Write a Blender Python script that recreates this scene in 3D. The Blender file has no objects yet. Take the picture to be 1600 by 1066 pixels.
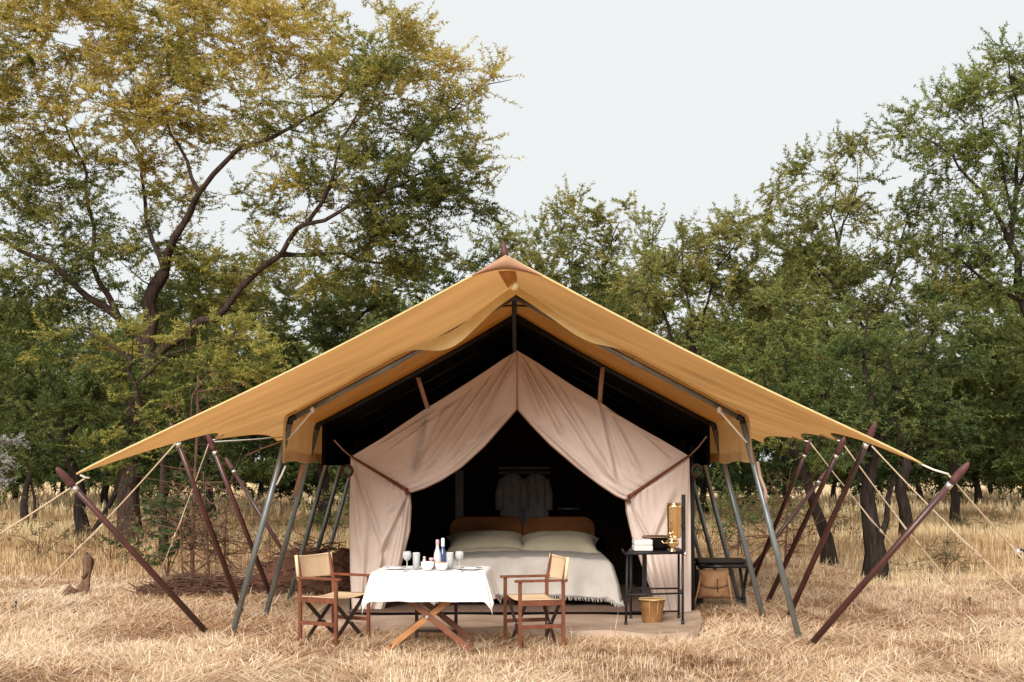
import bpy, math
import numpy as np
from mathutils import Vector, Matrix

sc = bpy.context.scene
COL = sc.collection
PI = math.pi
R = math.radians

# ------------------------------------------------------------------ camera
CAM_H = 1.68          # eye height in metres
F = 2000.0            # focal length in photo pixels (45 mm on 36 mm)
HZ = 733.0            # photo row of the horizon
cam = bpy.data.cameras.new('camera')
cam.lens = 45.0
cam.sensor_width = 36.0
cam.shift_y = (HZ - 533.0) / 1600.0
cam.clip_end = 3000
cam.clip_start = 0.1
cam_o = bpy.data.objects.new('camera', cam)
cam_o.location = (0, 0, CAM_H)
cam_o.rotation_euler = (R(90), 0, 0)
COL.objects.link(cam_o)
sc.camera = cam_o

# ------------------------------------------------------------------ sky: bright even overcast
SUN_EL, SUN_AZ = R(31), R(196)      # azimuth clockwise from +Y: behind the camera, to its left
world = bpy.data.worlds.new('World')
sc.world = world
world.use_nodes = True
wn, wl = world.node_tree.nodes, world.node_tree.links
wn.clear()
w_out = wn.new('ShaderNodeOutputWorld')
w_sky = wn.new('ShaderNodeTexSky')
w_sky.sky_type = 'NISHITA'
w_sky.sun_disc = False
w_sky.sun_elevation = SUN_EL
w_sky.sun_rotation = SUN_AZ
w_sky.dust_density = 5.0
w_bg1 = wn.new('ShaderNodeBackground')
w_bg1.inputs[1].default_value = 0.10
w_bg2 = wn.new('ShaderNodeBackground')
w_bg2.inputs[0].default_value = (0.815, 0.842, 0.845, 1)
w_bg2.inputs[1].default_value = 0.655
w_mix = wn.new('ShaderNodeMixShader')
w_mix.inputs[0].default_value = 0.96          # cloud cover
wl.new(w_sky.outputs[0], w_bg1.inputs[0])
wl.new(w_bg1.outputs[0], w_mix.inputs[1])
wl.new(w_bg2.outputs[0], w_mix.inputs[2])
wl.new(w_mix.outputs[0], w_out.inputs[0])

sun = bpy.data.lights.new('sun', 'SUN')
sun.energy = 2.8
sun.angle = R(28)
sun.color = (1.0, 0.965, 0.915)
sun_o = bpy.data.objects.new('sun', sun)
sd = Vector((math.sin(SUN_AZ) * math.cos(SUN_EL), math.cos(SUN_AZ) * math.cos(SUN_EL), math.sin(SUN_EL)))
sun_o.rotation_euler = sd.to_track_quat('Z', 'Y').to_euler()
sun_o.location = sd * 50
COL.objects.link(sun_o)

sc.view_settings.view_transform = 'Standard'
sc.view_settings.look = 'None'
sc.view_settings.exposure = 0.72
sc.view_settings.gamma = 1.0
sc.view_settings.use_curve_mapping = False
sc.render.engine = 'CYCLES'
sc.cycles.use_denoising = True
sc.cycles.max_bounces = 10
sc.cycles.diffuse_bounces = 5
sc.cycles.transmission_bounces = 8
sc.cycles.transparent_max_bounces = 12
sc.cycles.caustics_reflective = False
sc.cycles.caustics_refractive = False


def P(px, py, d):
    """World point seen at photo pixel (px, py), d metres in front of the camera."""
    return np.array(((px - 800.0) / F * d, d, CAM_H - (py - HZ) / F * d))


def G(px, d):
    return np.array(((px - 800.0) / F * d, d, 0.0))


# ------------------------------------------------------------------ materials
MATS = {}


def _mat(name):
    m = bpy.data.materials.new(name)
    m.use_nodes = True
    m.node_tree.nodes.clear()
    MATS[name] = m
    return m, m.node_tree.nodes, m.node_tree.links


def mat(name, col, col2=None, rough=0.7, metal=0.0, scale=8.0, stretch=(1, 1, 1), bump=0.0, bscale=None,
        transl=0.0, tcol=None, spec=0.3, weave=0.0, contrast=(0.35, 0.65), coat=0.0, sheen=0.0):
    m, n, l = _mat(name)
    out = n.new('ShaderNodeOutputMaterial')
    b = n.new('ShaderNodeBsdfPrincipled')
    b.inputs['Roughness'].default_value = rough
    b.inputs['Metallic'].default_value = metal
    b.inputs['Specular IOR Level'].default_value = spec
    if coat:
        b.inputs['Coat Weight'].default_value = coat
        b.inputs['Coat Roughness'].default_value = 0.25
    tc = n.new('ShaderNodeTexCoord')
    mp = n.new('ShaderNodeMapping')
    mp.inputs['Scale'].default_value = stretch
    l.new(tc.outputs['Object'], mp.inputs['Vector'])
    nz = n.new('ShaderNodeTexNoise')
    nz.inputs['Scale'].default_value = scale
    nz.inputs['Detail'].default_value = 6
    nz.inputs['Roughness'].default_value = 0.6
    l.new(mp.outputs[0], nz.inputs['Vector'])
    rp = n.new('ShaderNodeValToRGB')
    rp.color_ramp.elements[0].position = contrast[0]
    rp.color_ramp.elements[1].position = contrast[1]
    c2 = col2 if col2 else tuple(c * 0.8 for c in col)
    rp.color_ramp.elements[0].color = (*c2, 1)
    rp.color_ramp.elements[1].color = (*col, 1)
    l.new(nz.outputs['Fac'], rp.inputs[0])
    l.new(rp.outputs[0], b.inputs['Base Color'])
    if bump:
        bn = n.new('ShaderNodeTexNoise')
        bn.inputs['Scale'].default_value = bscale or scale * 6
        bn.inputs['Detail'].default_value = 4
        l.new(mp.outputs[0], bn.inputs['Vector'])
        bp = n.new('ShaderNodeBump')
        bp.inputs['Strength'].default_value = bump
        bp.inputs['Distance'].default_value = 0.02
        l.new(bn.outputs['Fac'], bp.inputs['Height'])
        l.new(bp.outputs[0], b.inputs['Normal'])
    if transl:
        t = n.new('ShaderNodeBsdfTranslucent')
        mx = n.new('ShaderNodeMixShader')
        mx.inputs[0].default_value = transl
        if tcol:
            mu = n.new('ShaderNodeMix')
            mu.data_type = 'RGBA'
            mu.blend_type = 'MULTIPLY'
            mu.inputs[0].default_value = 1.0
            mu.inputs[7].default_value = (*tcol, 1)
            l.new(rp.outputs[0], mu.inputs[6])
            l.new(mu.outputs[2], t.inputs[0])
        else:
            l.new(rp.outputs[0], t.inputs[0])
        l.new(b.outputs[0], mx.inputs[1])
        l.new(t.outputs[0], mx.inputs[2])
        l.new(mx.outputs[0], out.inputs[0])
    else:
        l.new(b.outputs[0], out.inputs[0])
    return m


def attr_mat(name, transl=0.3, rough=0.6, spec=0.15):
    """Colour comes from the per-face colour of each single leaf or blade."""
    m, n, l = _mat(name)
    out = n.new('ShaderNodeOutputMaterial')
    a = n.new('ShaderNodeAttribute')
    a.attribute_name = 'tint'
    b = n.new('ShaderNodeBsdfPrincipled')
    b.inputs['Roughness'].default_value = rough
    b.inputs['Specular IOR Level'].default_value = spec
    t = n.new('ShaderNodeBsdfTranslucent')
    mx = n.new('ShaderNodeMixShader')
    mx.inputs[0].default_value = transl
    l.new(a.outputs['Color'], b.inputs['Base Color'])
    l.new(a.outputs['Color'], t.inputs[0])
    l.new(b.outputs[0], mx.inputs[1])
    l.new(t.outputs[0], mx.inputs[2])
    l.new(mx.outputs[0], out.inputs[0])
    return m


def glass_mat(name, col=(1, 1, 1), rough=0.02):
    m, n, l = _mat(name)
    out = n.new('ShaderNodeOutputMaterial')
    b = n.new('ShaderNodeBsdfPrincipled')
    b.inputs['Base Color'].default_value = (*col, 1)
    b.inputs['Roughness'].default_value = rough
    b.inputs['Transmission Weight'].default_value = 1.0
    b.inputs['IOR'].default_value = 1.5
    df = n.new('ShaderNodeBsdfDiffuse')            # white mixed in, standing in for sky light in the glass
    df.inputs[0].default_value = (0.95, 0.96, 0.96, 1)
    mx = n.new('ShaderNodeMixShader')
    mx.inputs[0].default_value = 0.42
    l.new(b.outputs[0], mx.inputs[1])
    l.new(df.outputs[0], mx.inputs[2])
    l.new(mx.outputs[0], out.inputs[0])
    return m


mat('fly_canvas', (0.585, 0.325, 0.132), (0.42, 0.222, 0.085), rough=0.85, scale=1.1, stretch=(0.6, 1.6, 0.6), bump=0.25, bscale=220, transl=0.62, tcol=(1.0, 0.95, 0.82), contrast=(0.25, 0.75))
mat('inner_canvas', (0.58, 0.40, 0.19), (0.48, 0.32, 0.14), rough=0.85, scale=2.0, bump=0.25, bscale=220, transl=0.5, tcol=(1.0, 0.9, 0.7))
mat('valance_canvas', (0.66, 0.50, 0.27), (0.58, 0.43, 0.22), rough=0.85, scale=3, bump=0.25, bscale=220, transl=0.4)
mat('hem_canvas', (0.86, 0.70, 0.36), (0.78, 0.60, 0.29), rough=0.85, scale=6, bump=0.2, bscale=200, transl=0.35)  # paler than the fly: light caught by the front hems put into colour
mat('patch_canvas', (0.54, 0.32, 0.205), (0.45, 0.255, 0.155), rough=0.85, scale=4, bump=0.2, bscale=150, transl=0.2)
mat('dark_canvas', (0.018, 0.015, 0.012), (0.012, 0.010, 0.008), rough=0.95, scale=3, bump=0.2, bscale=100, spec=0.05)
mat('curtain_cotton', (0.82, 0.705, 0.635), (0.75, 0.62, 0.55), rough=0.9, scale=2.5, bump=0.25, bscale=180, transl=0.12, contrast=(0.25, 0.75))
mat('strap_red', (0.20, 0.055, 0.028), (0.13, 0.035, 0.02), rough=0.7, scale=10)
mat('strap_pink', (0.42, 0.28, 0.22), (0.34, 0.21, 0.16), rough=0.85, scale=10)
mat('steel_pole', (0.25, 0.285, 0.29), (0.15, 0.172, 0.178), rough=0.42, metal=0.65, scale=5, stretch=(1, 1, .4), spec=0.5)
mat('red_wood', (0.085, 0.026, 0.023), (0.048, 0.017, 0.016), rough=0.42, scale=9, stretch=(1, 1, .2), bump=0.15, spec=0.5, coat=0.25)
mat('red_wood_cap', (0.125, 0.048, 0.046), (0.085, 0.032, 0.031), rough=0.6, scale=14, spec=0.35)
mat('bright_metal', (0.80, 0.80, 0.78), (0.62, 0.62, 0.6), rough=0.3, metal=0.9, scale=12)
mat('rope', (0.66, 0.52, 0.37), (0.50, 0.38, 0.26), rough=0.9, scale=60, bump=0.3)
mat('white_rope', (0.78, 0.73, 0.66), (0.62, 0.56, 0.49), rough=0.9, scale=60, bump=0.3)
mat('chair_wood', (0.205, 0.064, 0.028), (0.115, 0.036, 0.017), rough=0.38, scale=14, stretch=(1, 1, .25), bump=0.1, spec=0.5, coat=0.25)
mat('dark_chair_wood', (0.050, 0.022, 0.016), (0.030, 0.014, 0.011), rough=0.5, scale=14, spec=0.4)
mat('light_table_wood', (0.48, 0.225, 0.082), (0.33, 0.140, 0.050), rough=0.42, scale=10, stretch=(.3, 1, 1), bump=0.1, spec=0.45, coat=0.2)
mat('table_wood', (0.215, 0.074, 0.033), (0.13, 0.045, 0.021), rough=0.42, scale=10, stretch=(.3, 1, 1), bump=0.1, spec=0.45, coat=0.2)
mat('chair_canvas', (0.86, 0.66, 0.43), (0.78, 0.57, 0.36), rough=0.9, scale=6, bump=0.3, bscale=260, transl=0.1)
mat('linen_white', (0.90, 0.89, 0.87), (0.85, 0.835, 0.81), rough=0.9, scale=3, bump=0.2, bscale=160, transl=0.08)
mat('towel_white', (0.82, 0.80, 0.77), (0.74, 0.72, 0.68), rough=0.95, scale=12, bump=0.6, bscale=240)
mat('blanket_wool', (0.50, 0.455, 0.41), (0.42, 0.38, 0.34), rough=0.95, scale=4, bump=0.4, bscale=150)
mat('pillow_cotton', (0.50, 0.435, 0.315), (0.43, 0.37, 0.26), rough=0.9, scale=5, bump=0.25, bscale=160)
mat('bed_wood', (0.20, 0.072, 0.020), (0.13, 0.044, 0.012), rough=0.6, scale=5, stretch=(.4, 1, 1), spec=0.12)
mat('robe_cotton', (0.18, 0.175, 0.17), (0.14, 0.135, 0.13), rough=0.95, scale=8, bump=0.4)
mat('panel_grey', (0.13, 0.125, 0.115), (0.10, 0.095, 0.085), rough=0.9, scale=5)
mat('carpet', (0.24, 0.150, 0.105), (0.13, 0.078, 0.055), rough=0.98, scale=18, stretch=(5, .6, 1), bump=0.6, bscale=120)
mat('groundsheet', (0.50, 0.385, 0.295), (0.33, 0.225, 0.155), rough=0.85, scale=1.7, bump=0.4, bscale=14)
mat('black_iron', (0.022, 0.023, 0.025), (0.014, 0.014, 0.015), rough=0.5, scale=12, metal=0.3, spec=0.4)
mat('brass', (0.95, 0.80, 0.52), (0.86, 0.66, 0.36), rough=0.06, metal=1.0, scale=18, bump=0.12, bscale=16)
mat('leather_bucket', (0.33, 0.17, 0.058), (0.22, 0.105, 0.035), rough=0.55, scale=9, bump=0.3, spec=0.4)
mat('bag_canvas', (0.40, 0.225, 0.115), (0.30, 0.155, 0.075), rough=0.85, scale=9, bump=0.4)
mat('bag_leather', (0.50, 0.28, 0.13), (0.36, 0.18, 0.08), rough=0.6, scale=12)
mat('black_leather', (0.020, 0.018, 0.018), (0.012, 0.011, 0.011), rough=0.35, scale=12, spec=0.5)
mat('ceramic', (0.86, 0.86, 0.85), (0.82, 0.82, 0.81), rough=0.2, scale=3, spec=0.5)
mat('orange_food', (0.80, 0.36, 0.05), (0.70, 0.26, 0.03), rough=0.5, scale=30)
mat('jam', (0.32, 0.055, 0.025), (0.24, 0.035, 0.02), rough=0.2, scale=20, spec=0.5)
mat('pink_cap', (0.62, 0.42, 0.42), (0.55, 0.35, 0.35), rough=0.4, scale=6)
mat('bark', (0.070, 0.046, 0.036), (0.028, 0.018, 0.014), rough=0.95, scale=7, stretch=(2.5, 2.5, .5), bump=1.0, bscale=22, spec=0.1)
mat('dark_bark', (0.045, 0.032, 0.026), (0.016, 0.012, 0.010), rough=0.95, scale=7, stretch=(2.5, 2.5, .5), bump=1.0, bscale=22, spec=0.1)
mat('dead_wood', (0.17, 0.092, 0.062), (0.085, 0.045, 0.031), rough=0.95, scale=9, stretch=(2, 2, .6), bump=0.7, spec=0.1)
mat('stump_wood', (0.25, 0.15, 0.10), (0.10, 0.055, 0.035), rough=0.95, scale=10, stretch=(2, 2, .5), bump=1.0, spec=0.1)
mat('bottle_white', (0.70, 0.68, 0.70), (0.60, 0.57, 0.60), rough=0.12, scale=5, spec=0.6)
mat('bottle_blue', (0.050, 0.085, 0.20), (0.035, 0.06, 0.15), rough=0.1, scale=5, spec=0.6)
mat('soil', (0.15, 0.072, 0.046), (0.085, 0.040, 0.026), rough=0.98, scale=6, bump=1.0, bscale=30, spec=0.1)
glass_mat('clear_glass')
attr_mat('leaf', transl=0.45)
attr_mat('straw', transl=0.25, rough=0.7)


def ground_mat():
    m, n, l = _mat('dry_ground')
    out = n.new('ShaderNodeOutputMaterial')
    b = n.new('ShaderNodeBsdfPrincipled')
    b.inputs['Roughness'].default_value = 0.97
    b.inputs['Specular IOR Level'].default_value = 0.08
    tc = n.new('ShaderNodeTexCoord')
    n1 = n.new('ShaderNodeTexNoise'); n1.inputs['Scale'].default_value = 1.1; n1.inputs['Detail'].default_value = 8
    n2 = n.new('ShaderNodeTexNoise'); n2.inputs['Scale'].default_value = 26; n2.inputs['Detail'].default_value = 8
    r1 = n.new('ShaderNodeValToRGB')
    e = r1.color_ramp.elements
    e[0].position = 0.36; e[0].color = (0.37, 0.20, 0.12, 1)
    e[1].position = 0.60; e[1].color = (0.60, 0.425, 0.275, 1)
    r2 = n.new('ShaderNodeValToRGB')
    e = r2.color_ramp.elements
    e[0].position = 0.38; e[0].color = (0.5, 0.42, 0.36, 1)
    e[1].position = 0.64; e[1].color = (1.15, 1.1, 1.0, 1)
    mu = n.new('ShaderNodeMix'); mu.data_type = 'RGBA'; mu.blend_type = 'MULTIPLY'; mu.inputs[0].default_value = 1
    bp = n.new('ShaderNodeBump'); bp.inputs['Strength'].default_value = 0.9; bp.inputs['Distance'].default_value = 0.03
    for t in (n1, n2):
        l.new(tc.outputs['Object'], t.inputs['Vector'])
    l.new(n1.outputs[0], r1.inputs[0]); l.new(n2.outputs[0], r2.inputs[0])
    l.new(r1.outputs[0], mu.inputs[6]); l.new(r2.outputs[0], mu.inputs[7])
    l.new(mu.outputs[2], b.inputs['Base Color'])
    l.new(n2.outputs[0], bp.inputs['Height']); l.new(bp.outputs[0], b.inputs['Normal'])
    l.new(b.outputs[0], out.inputs[0])


ground_mat()


# ------------------------------------------------------------------ object helpers
def tag(o, label=None, cat=None, group=None, kind=None):
    if label: o['label'] = label
    if cat: o['category'] = cat
    if group: o['group'] = group
    if kind: o['kind'] = kind
    return o


def link(name, me, parent=None, material=None):
    o = bpy.data.objects.new(name, me)
    COL.objects.link(o)
    if parent is not None:
        o.parent = parent
        # parts are modelled in world coordinates: undo the parent's placement
        o.matrix_parent_inverse = world_of(parent).inverted()
    if material:
        me.materials.append(MATS[material])
    return o


def world_of(o):
    m = Matrix.LocRotScale(o.location, o.rotation_euler, o.scale)
    if o.parent is not None:
        m = world_of(o.parent) @ o.matrix_parent_inverse @ m
    return m


def empty(name, loc, label, cat, group=None):
    o = bpy.data.objects.new(name, None)
    o.empty_display_size = 0.2
    o.location = tuple(float(v) for v in loc)
    COL.objects.link(o)
    return tag(o, label, cat, group)


class MB:
    """Collects simple shapes into ONE mesh."""

    def __init__(s):
        s.v = []; s.f = []

    def add(s, vs, fs):
        k = len(s.v)
        s.v.extend([tuple(float(c) for c in p) for p in vs])
        s.f.extend([tuple(i + k for i in f) for f in fs])
        return s

    def box(s, c, size, rz=0.0, M=None):
        x, y, z = (v / 2 for v in size)
        vs = [(-x, -y, -z), (x, -y, -z), (x, y, -z), (-x, y, -z), (-x, -y, z), (x, -y, z), (x, y, z), (-x, y, z)]
        T = Matrix.Translation(Vector(tuple(float(v) for v in c))) @ Matrix.Rotation(rz, 4, 'Z')
        if M is not None:
            T = M @ T
        vs = [tuple(T @ Vector(v)) for v in vs]
        return s.add(vs, [(0, 3, 2, 1), (4, 5, 6, 7), (0, 1, 5, 4), (1, 2, 6, 5), (2, 3, 7, 6), (3, 0, 4, 7)])

    def bar(s, a, b, w, t, up=(0, 0, 1)):
        """A rectangular bar from a to b; w across, t along the 'up' hint."""
        a, b = Vector([float(v) for v in a]), Vector([float(v) for v in b])
        z = (b - a).normalized()
        u = Vector(up)
        x = u.cross(z)
        if x.length < 1e-4:
            x = Vector((1, 0, 0)).cross(z)
        x.normalize()
        y = z.cross(x)
        vs = []
        for p in (a, b):
            for sx, sy in ((-1, -1), (1, -1), (1, 1), (-1, 1)):
                vs.append(p + x * (sx * w / 2) + y * (sy * t / 2))
        return s.add(vs, [(0, 3, 2, 1), (4, 5, 6, 7), (0, 1, 5, 4), (1, 2, 6, 5), (2, 3, 7, 6), (3, 0, 4, 7)])

    def tube(s, pts, rad, seg=8, cap=True):
        pts = [Vector([float(c) for c in p]) for p in pts]
        n = len(pts)
        if not hasattr(rad, '__len__'):
            rad = [rad] * n
        vs, fs = [], []
        prev = None
        for i, p in enumerate(pts):
            t = (pts[min(i + 1, n - 1)] - pts[max(i - 1, 0)]).normalized()
            if prev is None:
                h = Vector((0, 0, 1)) if abs(t.z) < 0.9 else Vector((1, 0, 0))
                x = h.cross(t).normalized()
            else:
                x = (prev - t * prev.dot(t))
                if x.length < 1e-5:
                    x = Vector((1, 0, 0)).cross(t)
                x.normalize()
            prev = x
            y = t.cross(x)
            for k in range(seg):
                a = 2 * PI * k / seg
                vs.append(p + (x * math.cos(a) + y * math.sin(a)) * rad[i])
        for i in range(n - 1):
            for k in range(seg):
                a, b = i * seg + k, i * seg + (k + 1) % seg
                fs.append((a, b, b + seg, a + seg))
        if cap:
            fs.append(tuple(reversed(range(seg))))
            fs.append(tuple(range((n - 1) * seg, n * seg)))
        return s.add(vs, fs)

    def lathe(s, c, prof, seg=20, M=None):
        vs, fs = [], []
        for r, z in prof:
            for k in range(seg):
                a = 2 * PI * k / seg
                v = Vector((r * math.cos(a), r * math.sin(a), z))
                if M is not None:
                    v = M @ v
                vs.append((v.x + float(c[0]), v.y + float(c[1]), v.z + float(c[2])))
        for i in range(len(prof) - 1):
            for k in range(seg):
                a, b = i * seg + k, i * seg + (k + 1) % seg
                fs.append((a, b, b + seg, a + seg))
        return s.add(vs, fs)

    def grid(s, A):
        """A: (n, m, 3) array of points."""
        n, m = A.shape[:2]
        fs = []
        for i in range(n - 1):
            for j in range(m - 1):
                a = i * m + j
                fs.append((a, a + 1, a + m + 1, a + m))
        return s.add(A.reshape(-1, 3), fs)

    def build(s, name, material, parent=None, smooth=False, bevel=0.0, solid=0.0):
        me = bpy.data.meshes.new(name)
        me.from_pydata(s.v, [], s.f)
        if smooth:
            me.polygons.foreach_set('use_smooth', [True] * len(me.polygons))
        me.update()
        o = link(name, me, parent, material)
        if solid:
            md = o.modifiers.new('thickness', 'SOLIDIFY'); md.thickness = solid; md.offset = 0
        if bevel:
            md = o.modifiers.new('edges', 'BEVEL'); md.width = bevel; md.segments = 2; md.limit_method = 'ANGLE'
        return o


def np_mesh(name, V, faces_idx, n_per, tint=None):
    """Fast mesh from numpy: V (N,3); faces_idx flat loops; n_per = verts per face (int or array)."""
    me = bpy.data.meshes.new(name)
    V = np.ascontiguousarray(V, dtype=np.float32)
    faces_idx = np.ascontiguousarray(faces_idx, dtype=np.int32).ravel()
    if np.isscalar(n_per):
        nf = len(faces_idx) // n_per
        tot = np.full(nf, n_per, dtype=np.int32)
    else:
        tot = np.asarray(n_per, dtype=np.int32); nf = len(tot)
    start = np.zeros(nf, dtype=np.int32)
    start[1:] = np.cumsum(tot)[:-1]
    me.vertices.add(len(V)); me.vertices.foreach_set('co', V.ravel())
    me.loops.add(len(faces_idx)); me.loops.foreach_set('vertex_index', faces_idx)
    me.polygons.add(nf); me.polygons.foreach_set('loop_start', start)
    if tint is not None:
        at = me.attributes.new('tint', 'FLOAT_COLOR', 'FACE')
        c = np.ones((nf, 4), dtype=np.float32); c[:, :3] = tint
        at.data.foreach_set('color', c.ravel())
    me.update(calc_edges=True)
    return me


# smooth 2-D noise for terrain, tints and directions
def vnoise(x, y, seed=0):
    x = np.asarray(x, float); y = np.asarray(y, float)
    xi, yi = np.floor(x).astype(np.int64), np.floor(y).astype(np.int64)
    fx, fy = x - xi, y - yi
    fx, fy = fx * fx * (3 - 2 * fx), fy * fy * (3 - 2 * fy)

    def h(i, j):
        v = np.sin(i * 127.1 + j * 311.7 + seed * 74.7) * 43758.5453
        return v - np.floor(v)
    return (h(xi, yi) * (1 - fx) + h(xi + 1, yi) * fx) * (1 - fy) + (h(xi, yi + 1) * (1 - fx) + h(xi + 1, yi + 1) * fx) * fy


def path(pts, ts, t):
    """Polyline through pts with keys ts, sampled at t (smoothed)."""
    pts = np.asarray(pts, float)
    return np.stack([np.interp(t, ts, pts[:, k]) for k in range(pts.shape[1])], -1)


def smooth_poly(pts, n):
    """Catmull-Rom through pts, n samples."""
    pts = np.asarray(pts, float)
    p = np.vstack([2 * pts[0] - pts[1], pts, 2 * pts[-1] - pts[-2]])
    seg = len(pts) - 1
    out = []
    for u in np.linspace(0, seg, n):
        i = min(int(u), seg - 1); f = u - i
        a, b, c, d = p[i], p[i + 1], p[i + 2], p[i + 3]
        out.append(0.5 * (2 * b + (c - a) * f + (2 * a - 5 * b + 4 * c - d) * f * f + (3 * b - 3 * c + d - a) * f ** 3))
    return np.array(out)


def gz(x, y):
    """Height of the ground."""
    x = np.asarray(x, float); y = np.asarray(y, float)
    h = (vnoise(x * 0.9, y * 0.9, 3) - 0.5) * 0.05 + (vnoise(x * 2.7, y * 2.7, 5) - 0.5) * 0.025
    far = np.clip((y - 22) / 40, 0, 1)
    h = h + far * (vnoise(x * 0.08, y * 0.08, 9) - 0.5) * 0.35
    ins = np.clip((np.abs(x) - 1.9) / 0.8, 0, 1) + np.clip((12.9 - y) / 0.5, 0, 1) + np.clip((y - 18.5) / 1.0, 0, 1)
    return h * np.clip(ins, 0, 1) - 0.012 * (1 - np.clip(ins, 0, 1))


# ------------------------------------------------------------------ the ground
gx = np.concatenate([-np.geomspace(500, 12.2, 26), np.linspace(-12, 12, 97), np.geomspace(12.2, 500, 26)])
gy = np.concatenate([np.linspace(-60, 5, 20), np.linspace(5.5, 26, 110), np.geomspace(26.4, 900, 60)])
XX, YY = np.meshgrid(gx, gy)
GV = np.stack([XX, YY, gz(XX, YY)], -1)
nr, nc = XX.shape
ii = (np.arange(nr - 1)[:, None] * nc + np.arange(nc - 1)[None, :]).ravel()
gme = np_mesh('ground', GV.reshape(-1, 3), np.stack([ii, ii + 1, ii + nc + 1, ii + nc], -1), 4)
g_o = link('ground', gme, None, 'dry_ground')
gme.polygons.foreach_set('use_smooth', [True] * len(gme.polygons))
tag(g_o, kind='structure')

# ------------------------------------------------------------------ the tent
tent = empty('safari_tent', (0.05, 16.0, 0), 'large tan canvas safari tent with open front and wide fly sheet', 'tent')

# --- outer fly sheet: two slopes hung between the ridge and the guy poles
RIDGE_F, RIDGE_B = P(793, 402, 11.9), np.array((0.06, 20.2, 3.70))
EAVE_L = [P(120, 742, 11.65), P(287, 689, 13.9), P(333, 688, 15.9), P(432, 690, 18.2), P(475, 692, 20.2)]
EAVE_R = [P(1440, 726, 11.55), P(1350, 690, 13.4), P(1309, 688, 15.0), P(1257, 688, 17.0), P(1195, 694, 20.2)]


def fly_half(eave, n=48, per=34):
    keys = np.array(eave)
    L = len(keys) - 1
    v = np.linspace(0, L, L * per + 1)
    i = np.minimum(v.astype(int), L - 1); f = v - i
    e = keys[i] * (1 - f)[:, None] + keys[i + 1] * f[:, None]
    vy = (e[:, 1] - e[0, 1]) / (e[-1, 1] - e[0, 1])
    r = RIDGE_F * (1 - vy)[:, None] + RIDGE_B * vy[:, None]
    # eave scallops between the poles
    sc_d = np.where(v < 1, 0.02, 0.05) * np.sin(PI * f)
    e = e + (r - e) * sc_d[:, None]
    u = np.linspace(0, 1, n)
    A = r[:, None, :] * (1 - u)[None, :, None] + e[:, None, :] * u[None, :, None]
    sag = 0.10 * np.sin(PI * u) ** 1.2
    sag_f = 0.05 * np.sin(PI * u)
    w = np.clip(v / 1.2, 0, 1)[:, None]
    A[:, :, 2] -= sag_f[None, :] * (1 - w) + sag[None, :] * w
    # pull lines running from the pole attachments up the slope
    d = np.abs(v[:, None] - np.round(v)[:, None])
    A[:, :, 2] += 0.045 * np.exp(-(d / 0.16) ** 2) * (u[None, :] ** 2.2) * np.sin(PI * np.clip(u, 0, 0.999))[None, :] ** .5
    ph = 2 * PI * (1.3 * v[:, None] + 1.2 * u[None, :])
    A[:, :, 2] += 0.010 * np.sin(ph * 1.7) * (u[None, :] * (1 - u[None, :]) * 4) * np.clip(v[:, None] * 3, 0, 1)
    A[:, :, 2] += 0.012 * np.sin(2 * PI * (v[:, None] * 0.55 + u[None, :] * 1.4)) * (u[None, :] * (1 - u[None, :]) * 4) * np.clip(v[:, None] * 3, 0, 1)
    for q0, du, am in ((0.55, .35, .018), (1.15, -.25, .016), (1.5, .3, .02), (2.3, -.2, .018), (0.25, .5, .012)):
        line = q0 + du * (1 - u)[None, :]
        A[:, :, 2] += am * np.exp(-((v[:, None] - line) / .055) ** 2) * np.clip((u[None, :] - .25) * 2.2, 0, 1) * np.clip((1 - u[None, :]) * 9, 0, 1)
        A[:, :, 2] -= am * .8 * np.exp(-((v[:, None] - line - .11) / .06) ** 2) * np.clip((u[None, :] - .25) * 2.2, 0, 1) * np.clip((1 - u[None, :]) * 9, 0, 1)
    return A


FL, FR = fly_half(EAVE_L), fly_half(EAVE_R)
m = MB(); m.grid(FL); m.grid(FR[:, ::-1])
fly = m.build('outer_fly', 'fly_canvas', tent, smooth=True)
for A in (FL, FR):
    e = A[0]
    hem = np.stack([e + np.array((0, -0.012, 0.012)), e + np.array((0, 0.05, 0.010))], 0)
    b = MB().tube(e + np.array((0, -0.006, 0.004)), 0.011, 6).build('front_hem', 'hem_canvas', fly, smooth=True)
    b = MB().tube(A[:, -1] + np.array((0, 0, 0.004)), 0.007, 5).build('eave_hem', 'fly_canvas', fly, smooth=True)
# brown reinforcing gusset under the peak, its lower edge curved
top = path([P(738, 430, 11.86), P(790, 398, 11.86), P(848, 431, 11.86)], [0, .5, 1], np.linspace(0, 1, 21))
low = smooth_poly([P(738, 431, 11.87), P(765, 424, 11.89), P(791, 421, 11.9), P(820, 425, 11.89), P(848, 432, 11.87)], 21)
A = np.stack([top, top * .5 + low * .5 + np.array((0, -.012, 0)), low], 0)
MB().grid(A).build('peak_gusset', 'patch_canvas', fly, smooth=True, solid=0.006)
# drooping canvas flap below the gusset
A = np.stack([smooth_poly([P(778, 424, 11.95), P(791, 423, 11.93), P(806, 424, 11.95)], 9),
              smooth_poly([P(786, 438, 12.05), P(796, 440, 12.0), P(808, 435, 12.05)], 9),
              smooth_poly([P(793, 450, 12.3), P(799, 447, 12.25), P(806, 449, 12.3)], 9)], 0)
MB().grid(A).build('peak_flap', 'fly_canvas', fly, smooth=True)
q = P(789, 398, 11.93)
MB().lathe(q, [(0.0, -0.02), (0.032, -0.02), (0.036, 0.02), (0.030, 0.045), (0.026, 0.07), (0.017, 0.105), (0.006, 0.128), (0, 0.13)], 14,
           M=Matrix.Rotation(R(-9), 4, 'Y')).build('ridge_spike', 'red_wood_cap', fly, smooth=True)

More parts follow.
